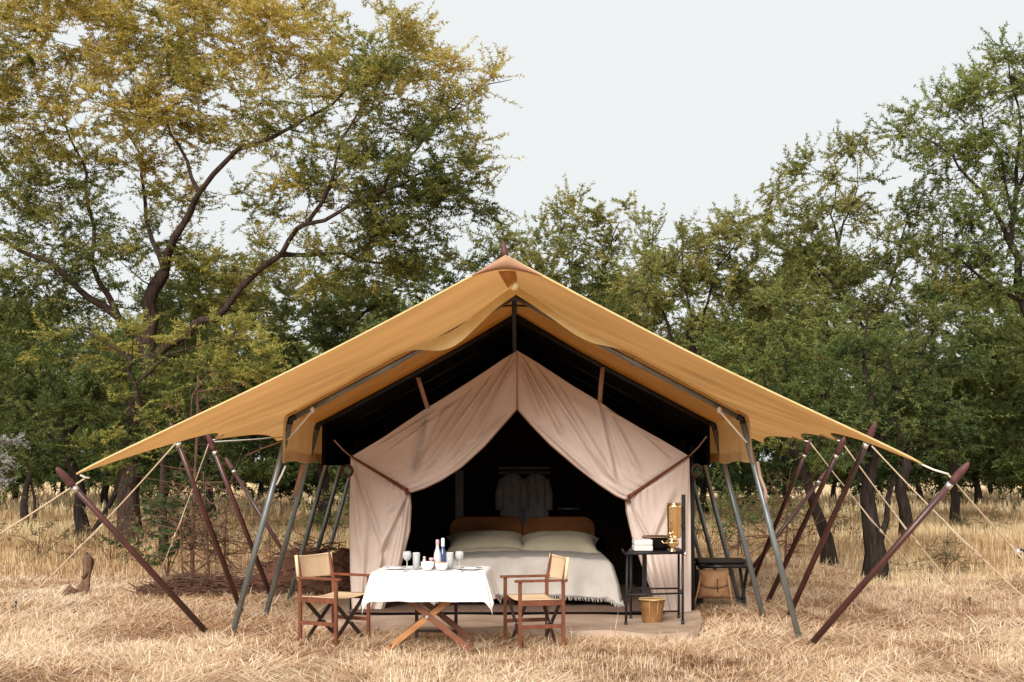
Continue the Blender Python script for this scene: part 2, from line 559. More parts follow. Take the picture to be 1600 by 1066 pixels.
# --- steel frames, five of them
FD = [12.8, 14.6, 16.1, 17.5, 18.8]
XK_L, XK_R, ZK = -2.21, 2.30, 2.18
RZ = CAM_H + (HZ - 464) / F * 12.8
for i, d in enumerate(FD):
    for s in (-1, 1):
        xk = XK_L if s < 0 else XK_R
        knee = np.array((xk, d, ZK)); rid = np.array((0.03, d, RZ))
        foot = np.array(((-2.83 if s < 0 else 2.83), d + (0.1 if s < 0 else -0.2), 0.0))
        if i == 0:
            foot[0] = -2.82 if s < 0 else 2.83
        r = 0.027
        MB().tube([rid, rid * .5 + knee * .5 + np.array((0, 0, -.012)), knee], r, 10).build('rafter_pole', 'steel_pole' if i == 0 else 'black_iron', tent, smooth=True)  # rear rafters blackened, shade put in their colour to blend with the lining
        leg = MB().tube([knee, knee * .5 + foot * .5, foot], [0.030, 0.030, 0.030], 10).build('leg_pole', 'steel_pole', tent, smooth=True)
        el = knee + np.array((0, 0, 0.0))
        MB().tube([el + (rid - knee) * 0.02, el, el + (foot - knee) * 0.022], 0.0325, 10).build('elbow_joint', 'black_iron', leg, smooth=True)
MB().tube([(0.03, 12.68, RZ + .055), (0.03, 19.0, RZ + .055)], 0.03, 10).build('ridge_pole', 'steel_pole', tent, smooth=True)
MB().lathe(P(804, 447, 12.12), [(0, -.05), (.033, -.038), (.048, 0), (.033, .038), (0, .05)], 12).build('ridge_end_cap', 'hem_canvas', tent, smooth=True)
MB().tube([P(803, 452, 12.72), P(803, 490, 13.0), P(804, 548, 13.5)], 0.022, 8).build('ridge_strut', 'black_iron', tent, smooth=True)
MB().tube([P(768, 480, 13.1), P(803, 477, 13.1), P(846, 480, 13.1)], 0.010, 8).build('ridge_brace', 'black_iron', tent, smooth=True)


# --- inner fly over the frames, with side valances
def inner_half(s):
    xk = (XK_L - 0.03) if s < 0 else (XK_R + 0.03)
    v = np.linspace(0, 1, 49); u = np.linspace(0, 1, 41)
    d = 12.66 + v * 6.3
    rid = np.stack([np.full_like(d, 0.03), d, np.full_like(d, RZ + 0.088)], -1)
    kn = np.stack([np.full_like(d, xk), d, np.full_like(d, ZK + 0.035)], -1)
    A = rid[:, None] * (1 - u)[None, :, None] + kn[:, None] * u[None, :, None]
    fr = np.exp(-((d - 12.66) / 0.9))[:, None]
    A[:, :, 2] -= (0.085 * np.exp(-((u - 0.27) / 0.15) ** 2))[None, :] * fr * (1.1 if s < 0 else 0.75)
    bay = np.abs(np.sin(PI * (d - 12.8) / 1.5))[:, None]
    A[:, :, 2] -= 0.03 * bay * np.sin(PI * u)[None, :]
    A[:, :, 2] += 0.006 * np.sin(40 * u)[None, :] * np.sin(5 * d)[:, None] * (u * (1 - u) * 4)[None, :]
    # valance
    w = np.linspace(0, 1, 10)[1:]
    V = kn[:, None] + np.stack([s * (0.02 + 0.02 * w)[None, :] + 0.018 * np.sin(9 * d)[:, None] * w[None, :],
                                np.zeros((len(d), len(w))), -(0.46 * w)[None, :] + 0.0 * d[:, None]], -1)
    V[:, :, 2] += (0.012 * np.cos(4.2 * d))[:, None] * w[None, :]
    return A, V


IL, VL = inner_half(-1); IR, VR = inner_half(1)
m = MB(); m.grid(IL); m.grid(IR[:, ::-1])
ifly = m.build('inner_fly', 'inner_canvas', tent, smooth=True)
for A, V, s in ((IL, VL, -1), (IR, VR, 1)):
    full = np.concatenate([A[:, -1:], V], 1)
    MB().grid(full).build('side_valance', 'valance_canvas', ifly, smooth=True)
    MB().grid(np.stack([V[:, -3] + np.array((s * .004, 0, 0)), V[:, -1] + np.array((s * .004, 0, -.003))], 1)).build('valance_hem', 'hem_canvas', ifly, smooth=True)
    # front hem rolled over the rod, light on it put into the pale colour
    e = A[0]
    n = len(e)
    uu = np.linspace(0, 1, n)
    wid = 0.03 + (0.10 if s < 0 else .085) * np.clip((.46 - uu) / .12, 0, 1) + (0.09 if s < 0 else 0) * np.exp(-((uu - 0.25) / 0.12) ** 2)
    h = np.stack([e + np.array((0, -.004, .008)), e + np.array((0, -.03, .0)),
                  e + np.stack([np.zeros(n), -0.030 - wid * .25, -wid * .75], -1)], 0)[:, : int(n * .96)]
    MB().grid(h).build('front_hem', 'hem_canvas', ifly, smooth=True)
# toggles along the rod
for px, py in ((618, 570), (853, 490), (988, 566)):
    q = P(px, py, 12.85)
    MB().lathe(q, [(0, -.05), (.016, -.045), (.02, -.02), (.016, .02), (.02, .04), (0, .05)], 8).build('toggle', 'strap_pink', ifly, smooth=True)

# --- black lining of the sleeping tent's roof; side drop added to darken the valance
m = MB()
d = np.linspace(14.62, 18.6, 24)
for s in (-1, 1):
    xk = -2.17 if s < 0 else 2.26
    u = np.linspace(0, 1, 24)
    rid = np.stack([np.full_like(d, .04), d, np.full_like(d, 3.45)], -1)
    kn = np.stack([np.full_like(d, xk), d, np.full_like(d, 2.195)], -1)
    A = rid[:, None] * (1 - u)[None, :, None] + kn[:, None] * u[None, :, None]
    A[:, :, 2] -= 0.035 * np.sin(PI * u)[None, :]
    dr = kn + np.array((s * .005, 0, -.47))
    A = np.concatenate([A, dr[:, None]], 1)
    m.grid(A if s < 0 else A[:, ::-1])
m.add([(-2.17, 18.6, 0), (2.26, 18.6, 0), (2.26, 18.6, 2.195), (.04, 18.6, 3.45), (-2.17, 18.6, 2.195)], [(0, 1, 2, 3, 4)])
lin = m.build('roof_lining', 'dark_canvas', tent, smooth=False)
rim = MB()
rim.tube([(-2.17, 14.61, 2.185), (-1.06, 14.61, 2.79), (.04, 14.61, 3.45)], .012, 6)
rim.build('lining_edge', 'black_iron', lin)
rim = MB()
rim.tube([(.04, 14.61, 3.45), (1.15, 14.61, 2.79), (2.26, 14.61, 2.185)], .012, 6)
rim.build('lining_edge', 'black_iron', lin)
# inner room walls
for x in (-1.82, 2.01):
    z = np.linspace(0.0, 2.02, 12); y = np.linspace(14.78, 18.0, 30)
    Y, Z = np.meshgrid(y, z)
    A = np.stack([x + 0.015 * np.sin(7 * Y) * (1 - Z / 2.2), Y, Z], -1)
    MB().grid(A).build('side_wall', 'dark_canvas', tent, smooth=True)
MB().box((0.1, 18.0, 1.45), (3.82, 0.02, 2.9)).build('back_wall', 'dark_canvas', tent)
MB().tube([(2.085, 14.82, 0), (2.085, 14.82, 1.95)], .03, 8).build('corner_post', 'black_iron', tent, smooth=True)
MB().tube([(-1.86, 14.84, 0), (-1.86, 14.84, 1.9)], .024, 8).build('corner_post', 'black_iron', tent, smooth=True)


# --- the two front curtains
def fold(px, py, f):
    x0, y0, x1, y1, w, a = f
    dx, dy = x1 - x0, y1 - y0
    L = math.hypot(dx, dy)
    t = ((px - x0) * dx + (py - y0) * dy) / L / L
    n = ((px - x0) * -dy + (py - y0) * dx) / L
    env = np.clip(np.minimum(t * 4 + .35, (1 - t) * 4 + .35), 0, 1)
    env = env * env * (3 - 2 * env)
    ww = w * .72 * (0.55 + 0.75 * np.clip(t, 0, 1))
    return a * env * (np.exp(-(n / ww) ** 2) - 0.55 * np.exp(-((n - 1.5 * ww) / (0.8 * ww)) ** 2))


def curtain(outer, to, inner, ti, folds, s):
    t = np.concatenate([np.linspace(0, .6, 90), np.linspace(.6, 1, 55)[1:]])
    u = np.linspace(0, 1, 80)
    O, I = path(outer, to, t), path(inner, ti, t)
    X = O[:, None] * (1 - u)[None, :, None] + I[:, None] * u[None, :, None]
    px, py = X[..., 0], X[..., 1]
    D = np.zeros_like(px)
    for f in folds:
        D += 1.9 * fold(px, py, f)
    T = t[:, None]; U = u[None, :]
    # gathered pleats: tight at the tieback, opening above and below it
    gather = np.exp(-((T - .6) / .10) ** 2) * U ** 2.2
    D += 0.020 * gather * np.sin(2 * PI * (U * 9)) + 0.05 * gather
    low = np.clip((T - .62) / .3, 0, 1)
    D += low * (0.022 * np.sin(2 * PI * (U * 3.3 + .2 + .25 * T)) + 0.014 * np.sin(2 * PI * (U * 6.1 + .6))) * np.clip(T * 1.4, 0, 1)
    up = np.clip(1 - np.abs(T - .3) / .3, 0, 1)
    D += up * 0.006 * np.sin(2 * PI * (U * 4.2 + .8 * T))
    D += 0.008 * (vnoise(px / 26, py / 26, 7) - .5) + 0.002 * (vnoise(px / 9, py / 9, 8) - .5)
    # belly of the hanging part
    D += 0.06 * np.sin(PI * np.clip(T / .6, 0, 1)) * np.sin(PI * U)
    d = 14.72 - D
    A = np.stack([(px - 800) / F * d, d, CAM_H - (py - HZ) / F * 14.72 + 0 * d], -1)
    A[..., 2] = np.maximum(A[..., 2], 0.012)
    m = MB().grid(A if s > 0 else A[:, ::-1])
    o = m.build('curtain', 'curtain_cotton', tent, smooth=True)
    # bound inner edge
    MB().tube(A[12:, -1], 0.009, 5).build('curtain_binding', 'strap_pink', o, smooth=True)
    k = int(np.argmin(np.abs(t - .6)))
    strip = A[k][::4] + np.array((0, -.035, .012))
    strip[-1] += np.array((0.012 * (1 if s < 0 else -1), .0, 0))
    w = np.linspace(.014, .026, len(strip))
    S = np.stack([strip + np.stack([0 * w, 0 * w, w], -1), strip - np.stack([0 * w, 0 * w, w], -1)], 0)
    MB().grid(S).build('tieback_strap', 'strap_red', o, smooth=True, solid=.008)
    e = A[k][-1]
    ring = [e + np.array((0.03 * math.cos(a) * .6 + (-.02 if s < 0 else .02), -.03 + .05 * math.sin(a), 0)) for a in np.linspace(0, 2 * PI, 13)]
    MB().tube(ring, .018, 6).build('tieback_loop', 'strap_red', o, smooth=True)
    return o, A


c_l, AL = curtain(
    [(808, 548), (785, 562), (760, 579), (720, 605), (690, 624), (668, 637), (635, 659), (600, 683), (570, 701), (548, 714), (546, 800), (547, 900), (550, 960)],
    [0, .07, .13, .23, .30, .36, .43, .50, .56, .6, .74, .90, 1],
    [(808, 548), (808, 600), (807, 640), (786, 664), (757, 697), (722, 729), (690, 750), (662, 763), (640, 770), (642, 792), (640, 830), (627, 880), (607, 930), (596, 960)],
    [0, .10, .17, .24, .33, .43, .50, .56, .6, .65, .74, .86, .95, 1],
    [(800, 560, 700, 720, 6, .030), (806, 562, 735, 700, 5, .025), (768, 590, 655, 745, 6, .030), (735, 612, 640, 755, 7, .028),
     (668, 637, 645, 750, 5, -.040), (700, 632, 660, 720, 5, .022), (595, 695, 690, 640, 4, .020), (610, 700, 720, 618, 4, -.018),
     (553, 722, 597, 850, 5, .036), (550, 725, 565, 880, 6, .022), (637, 776, 598, 868, 5, -.036), (638, 778, 615, 930, 6, .030),
     (600, 868, 588, 955, 6, -.03), (640, 772, 603, 800, 4, .02), (560, 735, 630, 765, 6, -.012), (790, 650, 700, 735, 5, .02)], -1)
c_r, AR = curtain(
    [(808, 548), (832, 562), (860, 580), (895, 603), (937, 628), (965, 648), (1000, 669), (1035, 688), (1060, 703), (1077, 713), (1079, 800), (1080, 900), (1080, 964)],
    [0, .07, .14, .23, .34, .41, .48, .54, .575, .6, .74, .90, 1],
    [(808, 548), (808, 600), (809, 640), (830, 664), (860, 695), (900, 729), (935, 756), (962, 774), (978, 781), (979, 800), (988, 838), (1004, 885), (1020, 928), (1030, 960)],
    [0, .10, .17, .24, .33, .43, .50, .565, .6, .65, .74, .86, .95, 1],
    [(816, 560, 880, 680, 6, .034), (812, 562, 845, 650, 5, .022), (838, 575, 960, 755, 7, .030), (870, 600, 970, 765, 5, .02),
     (939, 632, 968, 745, 5, -.042), (950, 640, 1000, 740, 6, .028), (945, 640, 1040, 690, 4, .02), (1000, 672, 1050, 715, 4, -.016),
     (985, 790, 1018, 850, 4, -.034), (980, 790, 992, 850, 3, .02), (1018, 845, 1050, 765, 8, .024), (1075, 725, 1066, 900, 6, .022),
     (1000, 850, 1028, 950, 6, .030), (990, 770, 1050, 735, 6, -.012), (1018, 850, 1040, 960, 7, -.022), (835, 660, 930, 745, 5, .018)], 1)
# seam above the opening
MB().tube([P(808, 550, 14.62), P(808, 600, 14.60), P(808, 640, 14.62)], .007, 5).build('front_seam', 'strap_pink', c_l, smooth=True)


def flat_strap(name, pts, w, material, parent, thick=.006):
    pts = np.array(pts)
    S = np.stack([pts + np.array((-w / 2, 0, 0)), pts + np.array((w / 2, 0, 0))], 0)
    return MB().grid(S).build(name, material, parent, smooth=True, solid=thick)


flat_strap('hanging_strap', [P(653, 590, 14.56), P(660, 612, 14.6), P(668, 638, 14.66)], .05, 'strap_pink', tent)
flat_strap('hanging_strap', [P(942, 574, 14.56), P(939, 600, 14.6), P(937, 630, 14.66)], .05, 'strap_pink', tent)
MB().tube([P(522, 688, 14.3), P(535, 702, 14.5), P(549, 714, 14.68)], .008, 6).build('corner_strap', 'strap_pink', tent, smooth=True)
MB().tube([P(1104, 682, 14.3), P(1092, 698, 14.5), P(1078, 712, 14.68)], .008, 6).build('corner_strap', 'strap_pink', tent, smooth=True)
# stays between rafter and leg
MB().tube([P(490, 640, 12.74), P(449, 688, 12.78)], .011, 6).build('knee_stay', 'white_rope', tent, smooth=True)
MB().tube([P(1123, 641, 12.74), P(1167, 692, 12.72)], .011, 6).build('knee_stay', 'white_rope', tent, smooth=True)
MB().lathe(P(488, 641, 12.75), [(0, -.035), (.02, -.02), (.024, .005), (.018, .025), (0, .035)], 8).build('stay_knot', 'white_rope', tent, smooth=True)
MB().lathe(P(1124, 641, 12.75), [(0, -.035), (.02, -.02), (.024, .005), (.018, .025), (0, .035)], 8).build('stay_knot', 'white_rope', tent, smooth=True)
# loose tie tapes on the front legs
flat_strap('tie_tape', [P(1184, 722, 12.62), P(1188, 745, 12.56), P(1196, 765, 12.54), P(1197, 786, 12.52)], .028, 'strap_pink', tent)
flat_strap('tie_tape', [P(446, 728, 12.82), P(440, 742, 12.8), P(432, 758, 12.8)], .02, 'white_rope', tent)
flat_strap('tie_tape', [P(474, 726, 14.2), P(466, 755, 14.2), P(460, 776, 14.2)], .05, 'strap_pink', tent)
flat_strap('tie_tape', [P(440, 690, 14.4), P(412, 700, 14.8), P(384, 712, 15.2)], .03, 'strap_pink', tent)
# rolled tape coils hung beside the curtain corners
for px, py in ((543, 736), (1089, 735)):
    q = P(px, py, 14.4)
    MB().tube([q + np.array((.055 * math.cos(a), 0, .065 * math.sin(a))) for a in np.linspace(0, 2 * PI, 17)], .016, 6).build('tape_coil', 'dark_chair_wood', tent, smooth=True)
# white cords from the eave to the pole heads
for a, b in ((P(350, 679, 15.6), P(327, 690, 15.9)), (P(460, 681, 18.5), P(328, 691, 15.9)), (P(1281, 679, 15.2), P(1312, 689, 14.95)),
             (P(1238, 683, 17.2), P(1263, 690, 17.0)), (P(1436, 724, 11.56), P(1482, 741, 11.46)), (P(125, 742, 11.66), P(140, 747, 11.7))):
    MB().tube([a, a * .5 + b * .5 + np.array((0, 0, -.01)), b], .010, 6).build('eave_cord', 'white_rope', fly, smooth=True)


# ------------------------------------------------------------------ guy poles and ropes
def guy_pole(foot, tip, label, mat_='red_wood', r=.031):
    foot = np.array((foot[0], foot[1], float(gz(foot[0], foot[1])) - .02))
    o = empty('guy_pole', foot, label, 'pole', 'leaning guy poles')
    L = np.linalg.norm(tip - foot); ax = (tip - foot) / L
    cap = 0.22 if L > 2.0 else 0.19
    MB().tube([foot, foot + ax * (L * .5), foot + ax * (L - cap)], [r * 1.03, r, r * .92], 12).build('shaft', mat_, o, smooth=True)
    q = foot + ax * (L - cap)
    zs = [(-.01, 1.0), (.015, 1.28), (.05, 1.36), (.08, 1.18), (.12, 1.34), (.19, 1.22), (.25, .98), (.285, .66), (.30, .28), (.302, .02)]
    MB().tube([q + ax * (z * cap / .30) for z, _ in zs], [r * .92 * k for _, k in zs], 12).build('cap', 'red_wood_cap', o, smooth=True)
    MB().tube([q - ax * .075, q - ax * .025], r * 1.04, 12).build('ferrule', 'bright_metal', o, smooth=True)
    MB().tube([foot + ax * .005, foot + ax * .07], r * 1.08, 12).build('foot_ferrule', 'dead_wood', o, smooth=True)
    return o


GP = [
    (G(331, 12.9), P(88, 731, 11.6), 'dark red wooden guy pole leaning outward at the front left corner of the fly'),
    (G(380, 14.9), P(266, 660, 13.9), 'dark red guy pole second from the left, its cap poking above the fly'),
    (G(425, 16.6), P(324, 677, 15.8), 'dark red guy pole third from the left, below the left eave'),
    (G(468, 20.0), P(352, 715, 20.3), 'farthest guy pole on the left, low and brownish, behind the grey legs'),
    (G(1263, 12.15), P(1514, 723, 11.4), 'dark red wooden guy pole leaning outward at the front right corner of the fly'),
    (G(1230, 14.4), P(1368, 661, 13.4), 'dark red guy pole on the right whose cap pokes above the fly edge'),
    (G(1198, 16.1), P(1320, 683, 14.9), 'dark red guy pole third from the right end, just under the right eave'),
    (G(1172, 18.3), P(1267, 686, 17.0), 'dark red guy pole nearest the right grey legs, holding the inner eave'),
    (G(1165, 20.0), P(1294, 734, 20.5), 'low far guy pole on the right crossing behind the other poles'),
]
for f_, t_, lab in GP:
    guy_pole(f_, t_, lab)


def guy_rope(a, stake, label, sag=.05, r=.008):
    stake = np.array((stake[0], stake[1], float(gz(stake[0], stake[1]))))
    o = empty('guy_rope', stake, label, 'rope', 'guy ropes staked out from the fly')
    pts = [a * (1 - t) + stake * t - np.array((0, 0, 4 * sag * t * (1 - t))) for t in np.linspace(0, 1, 14)]
    MB().tube(pts, r, 6).build('cord', 'rope', o, smooth=True)
    q = a * .42 + stake * .58 - np.array((0, 0, sag * .97))
    q2 = a * .62 + stake * .38 - np.array((0, 0, sag * .93))
    MB().tube([q2 + np.array((0, -.012, .004)), q2 * .5 + q * .5 + np.array((0, -.012, -.03)), q + np.array((0, -.012, .004))], r * .8, 5).build('doubled_cord', 'rope', o, smooth=True)
    ax = (stake - a) / np.linalg.norm(stake - a)
    MB().tube([q - ax * .06, q + ax * .06], r * 2.0, 8).build('slider', 'rope', o, smooth=True)
    MB().tube([stake + np.array((0, 0, -.1)), stake + np.array((-ax[0] * .0, 0, .10))], .012, 6).build('stake', 'black_iron', o, smooth=True)
    return o


guy_rope(P(132, 748, 11.68), G(-260, 13.4), 'pale guy rope running off to the left edge from the front left pole')
guy_rope(P(277, 690, 13.9), G(25, 15.4), 'pale guy rope descending left across the trunks from the second left pole')
guy_rope(P(327, 691, 15.85), G(238, 17.6), 'short steep pale guy rope below the third left pole')
r1 = guy_rope(P(1482, 742, 11.46), G(1716, 13.0), 'pale guy rope from the front right pole ending in a metal hook')
guy_rope(P(1362, 697, 13.45), G(1645, 13.9), 'long pale guy rope descending right behind the front right pole')
guy_rope(P(1317, 693, 14.95), G(1515, 15.9), 'middle pale guy rope of the right side, crossing behind the big pole')
guy_rope(P(1266, 692, 17.0), G(1452, 18.6), 'innermost pale guy rope on the right, beginning below the right eave')
q = P(1596, 866, 12.2)
MB().tube([q + np.array((0.03 * math.cos(a), 0, .045 * math.sin(a))) for a in np.linspace(0.4, 5.2, 12)], .009, 6).build('hook', 'black_iron', r1, smooth=True)
MB().tube([q + np.array((-.05, -.01, .05)), q + np.array((-.01, -.01, -.01))], .02, 8).build('tensioner', 'bright_metal', r1, smooth=True)

# ------------------------------------------------------------------ groundsheet, carpet
sheet = [(-2.25, 14.6), (-2.18, 13.55), (-1.5, 13.25), (-.75, 13.0), (0.2, 12.85), (1.05, 12.62), (1.72, 12.5), (1.92, 13.1), (2.08, 14.0), (2.1, 14.7)]
back = [(-2.1, 18.0), (2.05, 18.0)]
ft = smooth_poly([(x, y, 0) for x, y in sheet], 60)
rows = []
for k in np.linspace(0, 1, 60) ** 1.5:
    bx = np.stack([np.linspace(-2.1, 2.05, 60), np.full(60, 18.0), np.zeros(60)], -1)
    rr = ft * (1 - k) + bx * k
    rr[:, 2] = 0.022 + (0.045 * vnoise(rr[:, 0] * 2.2, rr[:, 1] * 3.2, 4) + .03 * np.abs(np.sin(rr[:, 1] * 5 + 1.3 * np.sin(rr[:, 0] * 2.1))) ** 3) * (1 - k) ** 3 + (0.03 * np.exp(-k * 60) * vnoise(rr[:, 0] * 3, rr[:, 1], 6))
    rows.append(rr)
edge = ft.copy(); edge[:, 2] = -0.005
A = np.array([edge] + rows)
gs = MB().grid(A).build('groundsheet', 'groundsheet', None, smooth=True)
tag(gs, 'tan canvas groundsheet spread in front of and under the tent', 'groundsheet')
ct = empty('carpet', (0.1, 14.5, 0.05), 'brown woven floor carpet at the foot of the bed', 'carpet')
xs = np.linspace(-1.85, 1.72, 60); ys = np.linspace(14.42, 17.9, 30)
X, Y = np.meshgrid(xs, ys)
Yw = Y + 0.16 * (vnoise(X * 1.4, X * 0 + 1, 2) - .5) * np.clip((15 - Y), 0, 1)
A = np.stack([X, Yw, 0.062 + 0.008 * vnoise(X * 3, Y * 3, 3)], -1)
MB().grid(A).build('pile', 'carpet', ct, smooth=True, solid=.012)
MB().tube(A[0] + np.array((0, -.004, .0)), .007, 6).build('edge_binding', 'dark_chair_wood', ct, smooth=True)

# ------------------------------------------------------------------ bed with bedding
BX, BY0, BY1 = 0.14, 15.12, 17.15
bed = empty('bed', (BX, 16.1, 0.07), 'double bed of two pushed-together singles with brown headboards inside the tent', 'bed')
for s in (-1, 1):
    MB().box((BX + s * .475, (BY0 + BY1) / 2, .24), (.90, BY1 - BY0 - .12, .22)).build('bed_base', 'bed_wood', bed, bevel=.02)
    MB().box((BX + s * .475, (BY0 + BY1) / 2, .47), (.94, BY1 - BY0 - .06, .23)).build('mattress', 'linen_white', bed, bevel=.05)
    for ly in (BY0 + .15, BY1 - .15):
        for lx in (.12, .84):
            MB().tube([(BX + s * lx, ly, .07), (BX + s * lx, ly, .14)], .03, 8).build('leg', 'bed_wood', bed)
    # headboard with rounded top corners
    w, h, r = .97, 1.04, .16
    pts = [(-w / 2, .1)]
    pts += [(-w / 2 + r - r * math.cos(a), h - r + r * math.sin(a)) for a in np.linspace(0, PI / 2, 8)]
    pts += [(w / 2 - r + r * math.sin(a), h - r + r * math.cos(a)) for a in np.linspace(0, PI / 2, 8)]
    pts += [(w / 2, .1)]
    n = len(pts)
    vs = [(BX + s * .487 + x, BY1 + .02, z) for x, z in pts] + [(BX + s * .487 + x, BY1 + .07, z) for x, z in pts]
    fs = [tuple(range(n)), tuple(reversed(range(n, 2 * n)))] + [(i, i + n, (i + 1) % n + n, (i + 1) % n) for i in range(n)]
    MB().add(vs, fs).build('headboard', 'bed_wood', bed, bevel=.012)


def drape(cx, cy, hw, hd, z, ovx, ovy, flare, floor, rz=0.0, n=90, back=True, rnd=.05, folds=9, famp=.03, seed=1, slope=None, crinkle=.004):
    """A cloth laid on a rectangle; the overhang falls over the edges and spreads in folds."""
    x0, x1 = -hw - ovx, hw + ovx
    y0, y1 = -hd - ovy, (hd + ovy) if back else hd
    xs, ys = np.linspace(x0, x1, n), np.linspace(y0, y1, n)
    X, Y = np.meshgrid(xs, ys)
    ex, ey = np.clip(X, -hw, hw), np.clip(Y, -hd, hd)
    ox, oy = X - ex, Y - ey
    o = np.hypot(ox, oy) + 1e-9
    nx, ny = ox / o, oy / o
    out = np.where(o < 1e-6, 0, rnd * (1 - np.exp(-o / rnd)) + flare * np.clip(o, 0, 9) ** 1.3)
    per = np.where(np.abs(nx) > np.abs(ny), ey, ex) * 1.0
    ang = np.arctan2(ny, nx)
    wave = np.sin(2 * PI * per * folds / (2 * hw) * .5 + seed) + .6 * np.sin(2 * PI * per * folds / (2 * hw) * .83 + 2 * seed)
    corner = np.abs(nx * ny) * 2
    wave = wave * (1 - corner) + corner * (1.6 + 1.2 * np.sin(7 * ang + seed))
    out = out + famp * wave * np.clip(o / .3, 0, 1.2)
    drop = np.where(o < 1e-6, 0, o - rnd * (1 - np.exp(-o / rnd)) * .9)
    drop = np.sqrt(np.maximum(drop ** 2 - (flare * drop) ** 2 * .5, 0))
    wx, wy = ex + nx * out, ey + ny * out
    wz = z - drop + crinkle * 2 * (vnoise(X * 9 + seed, Y * 9, seed) - .5) + crinkle * (vnoise(X * 23, Y * 23, seed + 3) - .5)
    if slope is not None:
        wz = wz + slope(wx, wy)
    wz = np.maximum(wz, floor + .006 * (1 + np.sin(9 * X)))
    c, s = math.cos(rz), math.sin(rz)
    return np.stack([cx + wx * c - wy * s, cy + wx * s + wy * c, wz], -1)


bcy = (BY0 + BY1 - .5) / 2
A = drape(BX, bcy, .97, (BY1 - .5 - BY0) / 2, .605, .50, .50, .22, .115, n=100, back=False, rnd=.07, folds=7, famp=.022, seed=2, crinkle=.008,
          slope=lambda x, y: 0.035 * np.cos(x * 1.6) * np.exp(-(x / 1.0) ** 4))
bl = empty('blanket', (BX, bcy, .6), 'pale beige wool blanket with fringe spread over the bed', 'blanket')
MB().grid(A).build('cloth', 'blanket_wool', bl, smooth=True, solid=.012)
fr = MB()
rng = np.random.default_rng(4)
edge = np.concatenate([A[0, ::1], A[1:60, -1]])
for i in range(len(edge) - 1):
    for k in (0, .5):
        p = edge[i] * (1 - k) + edge[i + 1] * k
        q = p + np.array((rng.normal(0, .012), rng.normal(-.004, .01), -.045))
        q[2] = max(q[2], .072)
        fr.tube([p, q], [.004, .002], 3, cap=False)
tag(fr.build('fringe', 'blanket_wool', bl), kind='stuff')


def pillow(c, w, dp, h, rz, tilt, label):
    o = empty('pillow', c, label, 'pillow', 'pillows at the head of the bed')
    n = 26
    u = np.linspace(-1, 1, n)
    U, V = np.meshgrid(u, u)
    env = np.clip((1 - np.abs(U) ** 3.2), 0, 1) ** .5 * np.clip((1 - np.abs(V) ** 3.2), 0, 1) ** .5
    pinch = 1 - .07 * (U * U) * (1 - V * V) - .0
    ear = 1 + .05 * (U * V) ** 2
    X = U * w / 2 * ear * (1 - .06 * (1 - V * V) * np.abs(U) ** 6)
    Y = V * dp / 2 * ear * (1 - .06 * (1 - U * U) * np.abs(V) ** 6)
    wr = .012 * (vnoise(U * 3 + c[0] * 7, V * 3, 5) - .5)
    T = env * (h * .72) + wr * env; B = -env * h * .28
    M = Matrix.Translation(Vector([float(v) for v in c])) @ Matrix.Rotation(rz, 4, 'Z') @ Matrix.Rotation(tilt, 4, 'X')
    M = np.array(M)
    m = MB()
    for Z, flip in ((T, 1), (B, -1)):
        Q = np.stack([X, Y, Z], -1) @ M[:3, :3].T + M[:3, 3]
        m.grid(Q if flip > 0 else Q[:, ::-1])
    m.build('cover', 'pillow_cotton', o, smooth=True)
    b = [(x, y, 0) for x, y in zip(X[0], Y[0])] + [(x, y, 0) for x, y in zip(X[1:, -1], Y[1:, -1])] + [(x, y, 0) for x, y in zip(X[-1, ::-1][1:], Y[-1, ::-1][1:])] + [(x, y, 0) for x, y in zip(X[::-1, 0][1:], Y[::-1, 0][1:])]
    b = np.array(b) @ M[:3, :3].T + M[:3, 3]
    MB().tube(b, .006, 5).build('piping', 'pillow_cotton', o, smooth=True)


pillow((BX - .47, 16.66, .70), 1.00, .66, .20, R(2), R(14), 'upper beige pillow on the left half of the bed')
pillow((BX - .40, 16.56, .615), .92, .60, .13, R(-4), R(3), 'lower beige pillow peeking out beneath the left one')
pillow((BX + .47, 16.64, .685), 1.00, .66, .22, R(-3), R(13), 'single plump beige pillow on the right half of the bed')

# dim furnishings at the back of the tent
MB().box((-.72, 17.55, .86), (.11, .03, 1.6)).build('rear_post', 'panel_grey', tent)
rail = empty('coat_rail', (.17, 17.6, 1.6), 'dark coat rail on the rear wall above the headboards', 'rail')
MB().tube([(-.2, 17.6, 1.66), (.55, 17.6, 1.66)], .014, 8).build('bar', 'black_iron', rail, smooth=True)
MB().box((.17, 17.66, 1.66), (.72, .03, .10)).build('backboard', 'panel_grey', rail)


